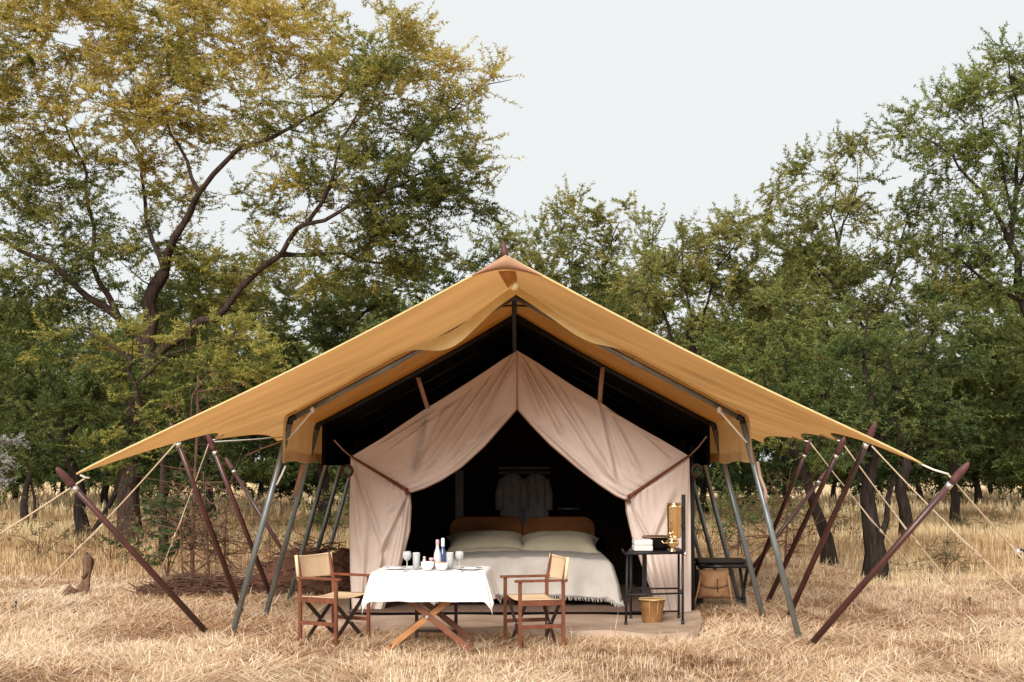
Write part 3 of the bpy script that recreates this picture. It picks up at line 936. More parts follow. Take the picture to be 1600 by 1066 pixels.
def robe(x, label):
    o = empty('bathrobe', (x, 17.52, 1.05), label, 'bathrobe', 'bathrobes hung behind the bed')
    n = 40
    a = np.linspace(0, 2 * PI, n)
    zs = [1.62, 1.60, 1.54, 1.45, 1.3, 1.15, 1.0, .86]
    ws = [.05, .10, .155, .165, .15, .155, .165, .17]
    ds = [.03, .05, .06, .065, .06, .06, .065, .07]
    A = []
    for z, w, dd in zip(zs, ws, ds):
        k = 1 + .12 * np.sin(a * 7 + z * 2) * (1.62 - z)
        A.append(np.stack([x + w * np.cos(a) * k, 17.52 + dd * np.sin(a) * k, np.full(n, z)], -1))
    MB().grid(np.array(A)).build('body', 'robe_cotton', o, smooth=True)
    for s in (-1, 1):
        MB().tube([(x + s * .13, 17.5, 1.54), (x + s * .175, 17.48, 1.35), (x + s * .17, 17.46, 1.12)], [.05, .055, .06], 10).build('sleeve', 'robe_cotton', o, smooth=True)
    MB().tube([(x - .03, 17.47, 1.60), (x, 17.45, 1.4), (x + .02, 17.45, 1.2)], .018, 6).build('lapel', 'robe_cotton', o, smooth=True)
    MB().tube([(x, 17.56, 1.62), (x, 17.58, 1.67), (x, 17.6, 1.68)], .006, 6).build('hanger_hook', 'black_iron', o, smooth=True)


robe(0.0, 'left one of the two grey bathrobes hanging behind the bed')
robe(0.33, 'right one of the two grey bathrobes hanging behind the bed')
tr = empty('towel_bar', P(888, 795, 17.5), 'thin pale metal bar on the dark wall above the right headboard', 'towel bar')
MB().tube([P(872, 795, 17.5), P(905, 795, 17.5)], .012, 8).build('bar', 'steel_pole', tr, smooth=True)
for px in (874, 903):
    MB().tube([P(px, 795, 17.5), P(px, 795, 17.98)], .008, 6).build('bracket', 'steel_pole', tr, smooth=True)


# ------------------------------------------------------------------ director's chairs
def copy_tree(o, parent=None):
    c = o.copy(); COL.objects.link(c)
    if parent is not None:
        c.parent = parent
        c.matrix_parent_inverse = o.matrix_parent_inverse.copy()
    for ch in list(o.children):
        copy_tree(ch, c)
    return c


def make_chair():
    o = empty('folding_chair', (0, 0, 0), '', 'chair', 'folding canvas chairs at the table')
    hx, hy, t = .21, .27, .032
    for sx in (-1, 1):
        for sy in (-1, 1):
            top = .625
            MB().box((sx * hx, sy * hy, top / 2), (t, .028, top)).build('leg', 'chair_wood', o, bevel=.004)
    for sy in (-1, 1):
        ar = MB()
        ys = sy * hy
        ar.add([(-.25, ys - .026, .626), (.25, ys - .03, .626), (.265, ys, .626), (.25, ys + .03, .626), (-.25, ys + .026, .626),
                (-.25, ys - .026, .648), (.25, ys - .03, .648), (.265, ys, .648), (.25, ys + .03, .648), (-.25, ys + .026, .648)],
               [(4, 3, 2, 1, 0), (5, 6, 7, 8, 9), (0, 1, 6, 5), (1, 2, 7, 6), (2, 3, 8, 7), (3, 4, 9, 8), (4, 0, 5, 9)])
        ar.build('armrest', 'chair_wood', o, bevel=.004)
        MB().box((0, ys, .43), (2 * hx - t, .024, .05)).build('seat_rail', 'chair_wood', o, bevel=.003)
        MB().box((0, ys, .21), (2 * hx - t, .022, .036)).build('stretcher', 'chair_wood', o, bevel=.003)
        # back upright, hinged above the arm, leaning a little
        MB().bar((-hx + .005, ys * .97, .60), (-hx - .045, ys * .97, .855), .028, .022, up=(1, 0, 0)).build('back_upright', 'chair_wood', o, bevel=.003)
    for sx in (-1, 1):
        x = sx * (hx - .045)
        for sy in (-1, 1):
            MB().bar((x + .012 * sy, -sy * (hy - .02), .41), (x + .012 * sy, sy * (hy - .03), .02), .036, .020, up=(1, 0, 0)).build('cross_leg', 'dark_chair_wood', o, bevel=.003)
        MB().lathe((x - .03, 0, .215), [(0, 0), (.012, 0), (.012, .06), (0, .06)], 8, M=Matrix.Rotation(R(90), 4, 'Y')).build('pivot_bolt', 'bright_metal', o)
    # canvas seat, sagging
    u = np.linspace(-1, 1, 15)
    U, V = np.meshgrid(u, u)
    A = np.stack([U * .19, V * (hy + .004), .462 - .03 * (1 - V * V) * (1 - .3 * U * U)], -1)
    MB().grid(A).build('seat', 'chair_canvas', o, smooth=True, solid=.006)
    # canvas back, bowed between the uprights
    A = np.stack([-hx - .018 - (V * .5 + .5) * .028 - .028 * (1 - U * U), U * (hy + .012),   .612 + (V * .5 + .5) * .240 - .012 * (1 - U * U) * V], -1)
    bk = MB().grid(A).build('back_canvas', 'chair_canvas', o, smooth=True, solid=.006)
    for z in (.63, .834):
        MB().tube([(-hx - .012 - (.028 if z > .8 else .002) - .028 * (1 - q * q) + .006, q * (hy + .01), z) for q in np.linspace(-1, 1, 9)], .0025, 4).build('seam', 'chair_canvas', bk, smooth=True)
    for s in (-1, 1):
        MB().tube([(-hx - .016, s * (hy + .004), .615), (-hx - .045, s * (hy + .004), .853)], .017, 8).build('pocket', 'chair_canvas', bk, smooth=True)
    return o


ch1 = make_chair()
ch2 = copy_tree(ch1)
q = G(523, 12.42); ch1.location = (q[0], q[1], .0); ch1.rotation_euler = (0, 0, R(-28))
ch1['label'] = 'wooden folding armchair with tan canvas, left of the table'
q = G(834, 12.2); ch2.location = (q[0], q[1], .0); ch2.rotation_euler = (0, 0, R(195))
ch2['label'] = 'wooden folding armchair with tan canvas, right of the table before the bed'

# ------------------------------------------------------------------ dining table with cloth
TX, TY, TZ, TR = (676 - 800) / F * 12.0, 12.02, .735, R(-3)
tb = empty('folding_table', (0, 0, 0), 'wooden folding table on crossed legs under a white cloth', 'table')
MB().box((0, 0, TZ - .02), (.98, .70, .03)).build('tabletop', 'table_wood', tb, bevel=.005)
for y, d in ((-.26, 0), (.26, 0)):
    MB().bar((-.46, y - .018, TZ - .045), (.42, y - .018, -.01), .055, .022, up=(0, 1, 0)).build('cross_leg', 'table_wood', tb, bevel=.004)
    MB().bar((.46, y + .012, TZ - .045), (-.42, y + .012, .0), .055, .022, up=(0, 1, 0)).build('cross_leg', 'light_table_wood', tb, bevel=.004)
for x in (-.36, .36):
    MB().tube([(x, -.26, .06), (x, .26, .06)], .014, 8).build('foot_rail', 'table_wood', tb, smooth=True)
MB().lathe((-.02, -.305, .325), [(0, 0), (.014, 0), (.014, .02), (0, .02)], 10, M=Matrix.Rotation(R(-90), 4, 'X')).build('pivot_bolt', 'bright_metal', tb)
for x in (-.19, .19):
    MB().bar((x, .30, .05), (x, .30, TZ - .04), .03, .03).build('rear_post', 'dark_chair_wood', tb)
for z in (.12, .62):
    MB().bar((-.19, .302, z), (.19, .302, z), .026, .026).build('rear_rail', 'dark_chair_wood', tb)
tb.location = (TX, TY, 0); tb.rotation_euler = (0, 0, TR)
A = drape(TX, TY, .505, .375, TZ + .004, .285, .285, .30, .2, rz=TR, n=110, rnd=.022, folds=5, famp=.012, seed=3, crinkle=.0035)
tcl = MB().grid(A).build('tablecloth', 'linen_white', None, smooth=True, solid=.003)
tag(tcl, 'crumpled white tablecloth hanging low at the corners of the folding table', 'tablecloth')
TT = TZ + .010


def on_table(px, d):
    return np.array(((px - 800) / F * d, d, TT))


def wine_glass(px, d, label):
    c = on_table(px, d)
    o = empty('wine_glass', c, label, 'wine glass', 'wine glasses on the table')
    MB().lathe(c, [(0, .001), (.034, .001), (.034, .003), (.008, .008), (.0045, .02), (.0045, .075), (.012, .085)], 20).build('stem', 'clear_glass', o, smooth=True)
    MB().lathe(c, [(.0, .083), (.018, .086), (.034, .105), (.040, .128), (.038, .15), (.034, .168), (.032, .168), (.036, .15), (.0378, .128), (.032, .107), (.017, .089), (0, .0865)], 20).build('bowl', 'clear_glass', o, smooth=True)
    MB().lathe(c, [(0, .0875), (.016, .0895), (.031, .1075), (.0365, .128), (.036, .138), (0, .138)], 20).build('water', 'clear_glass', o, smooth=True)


def tumbler(px, d, label):
    c = on_table(px, d)
    o = empty('tumbler', c, label, 'glass', 'straight tumblers on the table')
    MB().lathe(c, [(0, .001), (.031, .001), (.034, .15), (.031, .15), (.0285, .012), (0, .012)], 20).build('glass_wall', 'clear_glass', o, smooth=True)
    MB().lathe(c, [(.0338, .1495), (.0345, .152), (.032, .1535), (.0305, .1505)], 20).build('rim', 'ceramic', o, smooth=True)


wine_glass(636, 11.92, 'stemmed wine glass at the left end of the table')
wine_glass(718, 11.95, 'stemmed wine glass at the right end of the table')
tumbler(650.5, 11.95, 'tall straight tumbler beside the left wine glass')
tumbler(703, 11.98, 'tall straight tumbler between the bottles and the right wine glass')


def bowl(px, d, r, h, label, fill=None, name='bowl', cat='bowl'):
    c = on_table(px, d)
    o = empty(name, c, label, cat, 'white crockery on the table')
    MB().lathe(c, [(0, .002), (r * .55, .002), (r * .6, .008), (r * .88, h * .35), (r * .98, h * .7), (r, h), (r * .94, h), (r * .9, h * .7), (r * .78, h * .35), (0, h * .2)], 24).build('shell', 'ceramic', o, smooth=True)
    if fill:
        MB().lathe(c, [(0, h * 1.12), (r * .45, h * 1.08), (r * .8, h * .95), (r * .9, h * .8), (0, h * .75)], 16).build('filling', fill, o, smooth=True)
    return o


bowl(668, 11.86, .062, .075, 'deep white bowl left of centre on the tablecloth')
bowl(690, 11.84, .062, .068, 'white bowl heaped with orange fruit at the middle of the table', 'orange_food')


def jar(px, d, label, name, prof, m1, capprof, m2, cat, cname='lid'):
    c = on_table(px, d)
    o = empty(name, c, label, cat)
    MB().lathe(c, prof, 16).build('body', m1, o, smooth=True)
    MB().lathe(c, capprof, 16).build(cname, m2, o, smooth=True)


jar(663, 12.06, 'small white shaker behind the left white bowl', 'shaker', [(0, .001), (.02, .001), (.019, .06), (.012, .085), (.008, .095)], 'ceramic',
    [(.013, .09), (.015, .098), (.012, .112), (0, .114)], 'bright_metal', 'shaker', 'cap')
jar(674, 12.04, 'small dark red jam jar beside the bottles', 'jam_jar', [(0, .001), (.024, .001), (.027, .01), (.027, .07), (.02, .085)], 'jam',
    [(.022, .083), (.022, .1), (0, .102)], 'pink_cap', 'jar')
BOT = [(0, .001), (.032, .001), (.035, .008), (.035, .11), (.030, .14), (.017, .18), (.0135, .20), (.0135, .225)]
jar(683.5, 12.12, 'pale glass bottle with a pinkish neck on the table', 'bottle', BOT, 'bottle_white', [(.0145, .215), (.0165, .225), (.0165, .262), (.010, .268), (0, .268)], 'pink_cap', 'bottle', 'cap')
jar(692, 12.15, 'dark blue glass bottle with a white cap on the table', 'bottle', BOT, 'bottle_blue', [(.0145, .20), (.017, .205), (.016, .275), (.010, .28), (0, .28)], 'ceramic', 'bottle', 'cap')


def plate(px, d, label):
    c = on_table(px, d)
    o = empty('plate', c, label, 'plate', 'plates laid on the table')
    MB().lathe(c, [(0, .002), (.06, .002), (.07, .006), (.112, .016), (.113, .019), (.07, .010), (0, .007)], 32).build('dish', 'ceramic', o, smooth=True)
    A = drape(c[0], c[1] + .0, .05, .035, c[2] + .022, .004, .004, .1, c[2] + .008, n=12, rnd=.004, famp=0, crinkle=.001)
    MB().box((c[0], c[1], c[2] + .016), (.11, .07, .012)).build('folded_napkin', 'linen_white', o, bevel=.004)


plate(618, 11.95, 'white plate with folded napkin at the left place setting')
plate(735, 11.90, 'white plate with folded napkin at the right place setting')
for px, d, lab in ((632, 11.74, 'metal knife lying beside the left plate'), (722, 11.70, 'metal knife lying beside the right plate')):
    c = on_table(px, d)
    o = empty('knife', c, lab, 'knife', 'table knives')
    MB().bar(c + np.array((0, 0, .006)), c + np.array((.01, .11, .006)), .014, .003).build('blade', 'bright_metal', o)
    MB().bar(c + np.array((-.01, -.075, .008)), c + np.array((0, 0, .008)), .014, .008).build('handle', 'bright_metal', o, bevel=.002)

# ------------------------------------------------------------------ washstand
ws = empty('washstand', (1.45, 13.6, 0), 'slender black iron washstand with a tall rear post before the right curtain', 'washstand')
fl, frr = np.array((1.185, 13.32, .03)), np.array((1.80, 13.50, .03))
bl_, br_ = np.array((1.30, 14.0, .03)), np.array((1.83, 14.05, .03))
ZT = .80
up = lambda p, z: np.array((p[0] + (.015 if p is fl else 0), p[1], z))
for p in (fl, frr, bl_, br_):
    MB().tube([p, up(p, ZT)], .013, 8).build('leg', 'black_iron', ws, smooth=True)
    MB().tube([p - np.array((0, 0, .01)), p + np.array((0, 0, .06))], .017, 8).build('foot', 'black_iron', ws, smooth=True)
for a, b in ((fl, frr), (frr, br_), (br_, bl_), (bl_, fl)):
    MB().tube([up(a, ZT), up(b, ZT)], .017, 8).build('top_rail', 'black_iron', ws, smooth=True)
    MB().tube([up(a, .37), up(b, .37)], .010, 8).build('lower_rail', 'black_iron', ws, smooth=True)
MB().tube([up(bl_, .12), up(br_, .12)], .009, 8).build('lower_rail', 'black_iron', ws, smooth=True)
top = [up(p, ZT + .012) for p in (fl, frr, br_, bl_)]
MB().add(top + [t - np.array((0, 0, .02)) for t in top], [(0, 1, 2, 3), (7, 6, 5, 4), (0, 4, 5, 1), (1, 5, 6, 2), (2, 6, 7, 3), (3, 7, 4, 0)]).build('shelf', 'black_iron', ws)
pt = np.array((1.845, 13.6, 0))
MB().box((1.825, 13.62, 1.105), (.042, .03, .61)).build('rear_post', 'black_iron', ws, bevel=.004)
MB().box((1.45, 14.0, .53), (.05, .012, .50)).build('hanging_strap', 'black_leather', ws)
MB().lathe(P(1071, 866, 13.48), [(0, -.02), (.018, -.01), (.02, .01), (0, .025)], 10).build('corner_knob', 'bright_metal', ws, smooth=True)
MB().tube([P(980, 869, 13.3), P(974, 862, 13.25), P(972, 858, 13.25)], .010, 6).build('towel_hook', 'black_iron', ws, smooth=True)

# towel, folded in layers
tw = empty('folded_towel', P(1004, 862, 13.6), 'folded white towel on the left of the washstand', 'towel')
c0 = P(1004, 866, 13.55)
for k in range(2):
    MB().box((c0[0], c0[1] + .02 + .004 * k, ZT + .046 + .061 * k), (.20 - .004 * k, .24, .060)).build('fold', 'towel_white', tw, bevel=.012)
bs = empty('wash_basin', (P(1032, 866, 13.75)[0], 13.75, ZT + .012), 'dark wash basin behind the towel on the washstand', 'basin')
cb = (P(1030, 866, 13.76)[0], 13.76, ZT + .015)
MB().lathe(cb, [(0, .0), (.08, .0), (.12, .03), (.165, .11), (.185, .135), (.19, .14), (.182, .143), (.155, .11), (.1, .03), (0, .015)], 28).build('bowl', 'black_leather', bs, smooth=True)
MB().lathe(cb, [(.186, .136), (.194, .140), (.186, .146), (.178, .143)], 28).build('rim', 'patch_canvas', bs, smooth=True)
# brass water can hanging on the post, with tap
wc = empty('brass_water_can', (P(1054, 840, 13.55)[0], 13.55, 1.0), 'shiny tall brass water can with tap fixed to the washstand post', 'water can')
cx, cy = P(1053.5, 800, 13.54)[0], 13.54
z0, z1 = CAM_H - (840 - HZ) / F * 13.54, CAM_H - (787 - HZ) / F * 13.54
MB().lathe((cx, cy, z0), [(0, 0), (.066, 0), (.070, .006), (.072, .02), (.076, (z1 - z0) * .9), (.079, z1 - z0), (.073, z1 - z0), (.068, .03), (0, .02)], 28).build('tank', 'brass', wc, smooth=True)
MB().lathe((cx, cy, z1), [(.078, -.006), (.083, 0), (.078, .006), (.072, 0)], 28).build('rim', 'brass', wc, smooth=True)
MB().tube([(cx - .045, cy - .05, z0 + .03), (cx - .05, cy - .10, z0 + .03), (cx - .05, cy - .115, z0 - .01)], [.014, .014, .011], 10).build('spout', 'brass', wc, smooth=True)
MB().tube([(cx - .085, cy - .085, z0 + .05), (cx - .015, cy - .085, z0 + .05)], .008, 8).build('tap_handle', 'brass', wc, smooth=True)
MB().box((cx + .075, cy + .045, z0 + .12), (.06, .05, .03)).build('bracket', 'black_iron', wc)
lp = empty('brass_goblet', (P(1050, 866, 13.5)[0], 13.5, ZT + .012), 'rounded brass goblet standing below the water can', 'goblet')
cg = (P(1050, 866, 13.46)[0], 13.46, ZT + .013)
MB().lathe(cg, [(0, 0), (.042, 0), (.044, .006), (.026, .014), (.024, .035), (.030, .042), (.062, .062), (.074, .09), (.070, .108), (.05, .12), (.04, .128), (.052, .14), (.048, .142), (.036, .13), (0, .125)], 26).build('body', 'brass', lp, smooth=True)
MB().tube([(cg[0] - .065, cg[1], .90), (cg[0] - .10, cg[1], .905), (cg[0] - .105, cg[1], .93)], .008, 8).build('handle', 'brass', lp, smooth=True)
# bucket
cq = G(1019, 13.75)
bu = empty('bucket', (cq[0], cq[1], .035), 'brown tapered bucket with pale rim under the washstand', 'bucket')
MB().lathe((cq[0], cq[1], .035), [(0, 0), (.098, 0), (.103, .01), (.135, .235), (.142, .25), (.132, .25), (.095, .02), (0, .015)], 26).build('body', 'leather_bucket', bu, smooth=True)
MB().lathe((cq[0], cq[1], .035), [(.137, .236), (.145, .246), (.140, .258), (.128, .25)], 26).build('rim', 'hem_canvas', bu, smooth=True)
MB().tube([(cq[0] - .14, cq[1], .25), (cq[0] - .16, cq[1] - .04, .28), (cq[0] - .10, cq[1] - .13, .285), (cq[0], cq[1] - .15, .272), (cq[0] + .1, cq[1] - .13, .285), (cq[0] + .14, cq[1] - .02, .27)], .006, 6).build('handle', 'leather_bucket', bu, smooth=True)
for a in (-1.9, -1.2):
    MB().tube([(cq[0] + .10 * math.cos(a), cq[1] + .10 * math.sin(a), .04), (cq[0] + .141 * math.cos(a), cq[1] + .141 * math.sin(a), .275)], .006, 5).build('seam', 'bag_leather', bu, smooth=True)

# ------------------------------------------------------------------ luggage rack with satchel
LX, LY = G(1126, 15.7)[0], 15.7
lr = empty('luggage_rack', (LX, LY, 0), 'black folding luggage rack standing right of the tent', 'luggage rack')
for y in (-.2, .2):
    MB().tube([(LX - .31, LY + y, .50), (LX + .31, LY + y, .50)], .022, 10).build('top_rail', 'black_leather', lr, smooth=True)
for x in (-.28, .28):
    for s in (-1, 1):
        MB().bar((LX + x + .012 * s, LY - .2 * s, .49), (LX + x + .012 * s, LY + .2 * s, .0), .02, .035, up=(1, 0, 0)).build('cross_leg', 'black_iron', lr)
    MB().tube([(LX + x, LY - .2, .5), (LX + x, LY + .2, .5)], .016, 8).build('end_rail', 'black_iron', lr, smooth=True)
for k in range(4):
    MB().box((LX - .24 + k * .16, LY, .522), (.07, .42, .008)).build('strap', 'black_leather', lr)
MB().tube([(LX - .28, LY - .19, .12), (LX + .28, LY - .19, .12)], .008, 6).build('stretcher', 'black_iron', lr, smooth=True)
tk = MB().box((LX + .0, LY + .02, .555), (.60, .36, .05)).build('briefcase', 'black_leather', None, bevel=.015)
tag(tk, 'flat black leather case lying on the luggage rack', 'briefcase')
SX, SY = G(1115, 15.42)[0], 15.42
st = empty('satchel', (SX, SY, .1), 'brown canvas satchel with buckled flap hanging on the luggage rack', 'satchel')
n = 18
u = np.linspace(-1, 1, n); U, V = np.meshgrid(u, u)
bul = np.clip(1 - np.abs(U) ** 4, 0, 1) ** .5 * np.clip(1 - np.abs(V) ** 4, 0, 1) ** .5
for sg in (0,):
    Af = np.stack([SX + U * .175 * (1 - .06 * V), SY - .07 * bul - .012 * (vnoise(U * 3, V * 3, 2) - .5), .29 + V * .165], -1)
    Ab = np.stack([SX + U * .175 * (1 - .06 * V), SY + .05 * bul, .29 + V * .165], -1)
    m = MB(); m.grid(Af); m.grid(Ab[:, ::-1]); m.build('pouch', 'bag_canvas', st, smooth=True)
low = -.05 - .10 * np.cos(U[0] * PI) * .5
Aff = []
for k in np.linspace(0, 1, 10):
    z = .465 * (1 - k) + (.30 - .045 * (1 - U[0] ** 2)) * k
    Aff.append(np.stack([SX + U[0] * .182, SY - .085 * np.sin(min(k * 3, 1) * PI / 2) * np.clip(1 - np.abs(U[0]) ** 6, .2, 1) - .006 + 0 * z, z], -1))
MB().grid(np.array(Aff)).build('flap', 'bag_canvas', st, smooth=True, solid=.006)
MB().bar((SX + .03, SY - .10, .36), (SX + .03, SY - .10, .21), .03, .006, up=(1, 0, 0)).build('buckle_strap', 'dark_chair_wood', st)
MB().tube([(SX + .0, SY - .1, .285), (SX + .06, SY - .1, .285)], .008, 6).build('buckle', 'brass', st)
for s, zz, dx in ((-1, .02, -.09), (1, .05, .04)):
    MB().tube([(SX + s * .165, SY - .05, .40), (SX + s * .17 + dx * .3, SY - .09, .24), (SX + s * .17 + dx, SY - .12, zz)], .013, 6).build('shoulder_strap', 'bag_leather', st, smooth=True)
dk = MB().box((G(1091, 15.75)[0], 15.75, .22), (.10, .22, .44)).build('document_case', 'black_leather', None, bevel=.01)
tag(dk, 'upright black leather case left of the satchel against the tent', 'case')

# ------------------------------------------------------------------ trees
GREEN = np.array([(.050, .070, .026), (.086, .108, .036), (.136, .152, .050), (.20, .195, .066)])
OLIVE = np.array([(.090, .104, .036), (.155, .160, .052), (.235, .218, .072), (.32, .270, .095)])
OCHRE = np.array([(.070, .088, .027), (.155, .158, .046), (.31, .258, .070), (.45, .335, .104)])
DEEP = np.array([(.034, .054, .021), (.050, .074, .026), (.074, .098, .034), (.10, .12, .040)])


LEAF_GAIN = np.array((1.34, 1.42, 1.32))


def leaf_mesh(name, tips, dirs, rng, pal_fn, twigs, leaves, tl, ll, lw, flat):
    """Sprays of small leaflets on thin twigs round every tip. Returns (leaf mesh, twig arrays)."""
    n = len(tips)
    T = n * twigs
    base = np.repeat(tips, twigs, 0) + rng.normal(0, .10, (T, 3)) * np.array((1, 1, .6)) * (tl / .35)
    dr = rng.normal(0, 1, (T, 3)) * np.array((1, 1, flat)) + np.repeat(dirs, twigs, 0) * .9
    dr[:, 2] += .25
    dr /= np.linalg.norm(dr, axis=1)[:, None] + 1e-9
    ln = tl * rng.uniform(.5, 1.35, T) * np.where(rng.random(T) < .12, 1.9, 1.0)
    end = base + dr * ln[:, None]
    end[:, 2] -= .12 * ln * rng.random(T)
    # leaves along each twig
    leaves = int(leaves * 2.0)
    ll, lw = ll * .84, lw * .80
    N = T * leaves
    t = np.tile(np.linspace(.08, 1.05, leaves), T) + rng.normal(0, .04, N)
    bi = np.repeat(np.arange(T), leaves)
    pos = base[bi] + (end - base)[bi] * t[:, None]
    side = np.where(np.arange(N) % 2 == 0, 1, -1)
    up = np.array((0, 0, 1.0)) + rng.normal(0, .45, (N, 3))
    ax = dr[bi]
    lat = np.cross(ax, up); lat /= np.linalg.norm(lat, axis=1)[:, None] + 1e-9
    ld = lat * side[:, None] * rng.uniform(.6, 1.1, N)[:, None] + ax * rng.uniform(.2, .8, N)[:, None] + rng.normal(0, .25, (N, 3))
    ld /= np.linalg.norm(ld, axis=1)[:, None] + 1e-9
    wd = np.cross(ld, up + rng.normal(0, .5, (N, 3))); wd /= np.linalg.norm(wd, axis=1)[:, None] + 1e-9
    L = (ll * rng.uniform(.6, 1.3, N))[:, None]; W = (lw * rng.uniform(.7, 1.3, N))[:, None]
    V = np.empty((N, 3, 3), np.float32)
    V[:, 0] = pos - wd * W * .5; V[:, 1] = pos + wd * W * .5 + ld * L * .2; V[:, 2] = pos + ld * L
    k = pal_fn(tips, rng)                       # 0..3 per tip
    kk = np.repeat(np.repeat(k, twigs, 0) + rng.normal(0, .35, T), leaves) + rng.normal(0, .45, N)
    return V, kk, base, end


def colours(pal, kk):
    kk = np.clip(kk, 0, 2.999)
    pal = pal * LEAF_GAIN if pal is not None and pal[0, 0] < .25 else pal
    i = kk.astype(int); f = (kk - i)[:, None]
    return pal[i] * (1 - f) + pal[i + 1] * f


def tube_np(pts, rads, seg):
    """Vertices and quads of a tube through pts (numpy)."""
    pts = np.asarray(pts); n = len(pts)
    tg = np.gradient(pts, axis=0); tg /= np.linalg.norm(tg, axis=1)[:, None] + 1e-9
    ref = np.array((0.31, 0.17, 0.93)) if abs(tg[0, 2]) < .8 else np.array((1., .1, .0))
    x = np.cross(tg, ref); x /= np.linalg.norm(x, axis=1)[:, None] + 1e-9
    y = np.cross(tg, x)
    a = np.linspace(0, 2 * PI, seg, endpoint=False)
    V = pts[:, None] + (x[:, None] * np.cos(a)[None, :, None] + y[:, None] * np.sin(a)[None, :, None]) * np.asarray(rads)[:, None, None]
    i = np.arange(n - 1)[:, None] * seg; k = np.arange(seg)[None, :]; k2 = (k + 1) % seg
    Fq = np.stack([i + k, i + k2, i + seg + k2, i + seg + k], -1).reshape(-1, 4)
    return V.reshape(-1, 3), Fq


def build_tree(name, label, cat, base, limbs, blobs, seed, pal_fn, pal, bark='bark', dens=6.0, twigs=12, leaves=26, tl=.42, ll=.095, lw=.036,
               flat=.45, group=None, r_tip=.008, step=.45, thin_twigs=True, bare=0):
    """limbs: list of (points, r0, r1) in world metres; the first one is the trunk. blobs: (centre, radii, density)."""
    rng = np.random.default_rng(seed)
    base = np.asarray(base, float)
    nodes, par, rad = [], [], []

    def add(p, q, r):
        nodes.append(np.asarray(p, float)); par.append(q); rad.append(r)
        return len(nodes) - 1
    chains = []
    for li, (pts, r0, r1) in enumerate(limbs):
        pts = np.asarray(pts, float)
        L = np.sum(np.linalg.norm(np.diff(pts, axis=0), axis=1))
        n = max(4, int(L / .35))
        sp = smooth_poly(pts, n)
        ph = rng.uniform(0, 6.28, (2, 3))
        ss = np.linspace(0, L, n)[:, None]
        wob = rng.normal(0, .025, sp.shape) + .07 * np.sin(ss * 1.9 + ph[0]) + .045 * np.sin(ss * 4.3 + ph[1])
        wob = wob * np.clip(ss / 1.5, 0, 1) * (np.array((1, 1, .4)) if li == 0 else 1.0)
        sp = sp + wob
        if li > 0:
            r0, r1 = r0 * .68, r1 * .6
        else:
            r0, r1 = r0 * .88, r1 * .72
        rr = r0 + (r1 - r0) * np.linspace(0, 1, n) ** .7
        if li == 0:
            rr = rr * (1 + .45 * np.exp(-np.linspace(0, L, n) / .35))
        if li > 0:
            d = np.linalg.norm(np.array(nodes) - sp[0], axis=1)
            prev = int(np.argmin(d)); sp[0] = nodes[prev]
        else:
            prev = -1
        ids = []
        for i in range(n):
            if li > 0 and i == 0:
                ids.append(prev); continue
            prev = add(sp[i], prev, rr[i]); ids.append(prev)
        chains.append((ids, rr))
    tips, dirs = [], []
    for c, r, dn in blobs:
        c = np.asarray(c, float); r = np.asarray(r, float)
        n = max(4, int(dens * dn * PI * r[0] * r[2]))
        p = rng.normal(0, 1, (n, 3)); p /= np.linalg.norm(p, axis=1)[:, None]
        rho = rng.uniform(.12, 1.12, n) ** .55
        q = c + p * r * rho[:, None]
        q[:, 2] += .15 * (vnoise(q[:, 0] * 2, q[:, 1] * 2, seed) - .5)
        tips.append(q); dirs.append(p)
    tips = np.concatenate(tips); dirs = np.concatenate(dirs)
    # branches: join every tip to the nearest limb or branch already there
    NA = np.array(nodes)
    dd = np.array([np.min(np.linalg.norm(NA - t, axis=1)) for t in tips])
    buf = np.zeros((len(nodes) + len(tips) * 14, 3)); buf[:len(nodes)] = NA
    cnt = len(nodes)
    tube_list = []
    trunk_n = len(chains[0][0])
    ok0 = np.ones(len(buf), bool); ok0[:max(2, int(trunk_n * .55))] = False
    for k in np.argsort(dd):
        t = tips[k]
        v = t - buf[:cnt]
        dist = np.linalg.norm(v, axis=1)
        cost = dist + .5 * np.clip(-v[:, 2], 0, 9) + .25 * np.abs(v[:, 2])
        cost[~ok0[:cnt]] += 50
        j = int(np.argmin(cost))
        p0 = buf[j]
        L = dist[j]
        if L < .12:
            continue
        n = min(12, max(2, int(L / step) + 1))
        s = np.linspace(0, 1, n + 1)
        bend = np.array((0, 0, .12 * L))
        ptb = p0 + (t - p0) * s[:, None] + bend * (s * (1 - s) * 4 * -.5)[:, None] + rng.normal(0, .035 * L ** .5, (n + 1, 3)) * (np.sin(PI * s))[:, None]
        r0 = min(rad[j] * .75, r_tip + .011 * L)
        rr = r0 + (r_tip - r0) * s
        for i in range(1, n + 1):
            if cnt < len(buf):
                buf[cnt] = ptb[i]; cnt += 1
            rad.append(rr[i])
        tube_list.append((ptb, rr))
    # branch mesh
    Vs, Fs, off = [], [], 0
    for ci, (ids, rr) in enumerate(chains):
        pts = np.array([nodes[i] for i in ids])
        v, f = tube_np(pts, rr, 12 if ci == 0 else 8)
        if ci == 0:
            ang = np.arctan2(v[:, 1] - np.repeat(pts[:, 1], 12), v[:, 0] - np.repeat(pts[:, 0], 12))
            v = v + (v - np.repeat(pts, 12, 0)) * (.12 * np.sin(ang * 3 + seed) + .06 * np.sin(ang * 5 + v[:, 2] * 2))[:, None]
        Vs.append(v); Fs.append(f + off); off += len(v)
    for ptb, rr in tube_list:
        v, f = tube_np(ptb, rr, 4 if rr[0] < .03 else 6)
        Vs.append(v); Fs.append(f + off); off += len(v)
    LV, kk, tb0, tb1 = leaf_mesh(name, tips, dirs, rng, pal_fn, twigs, leaves, tl, ll, lw, flat)
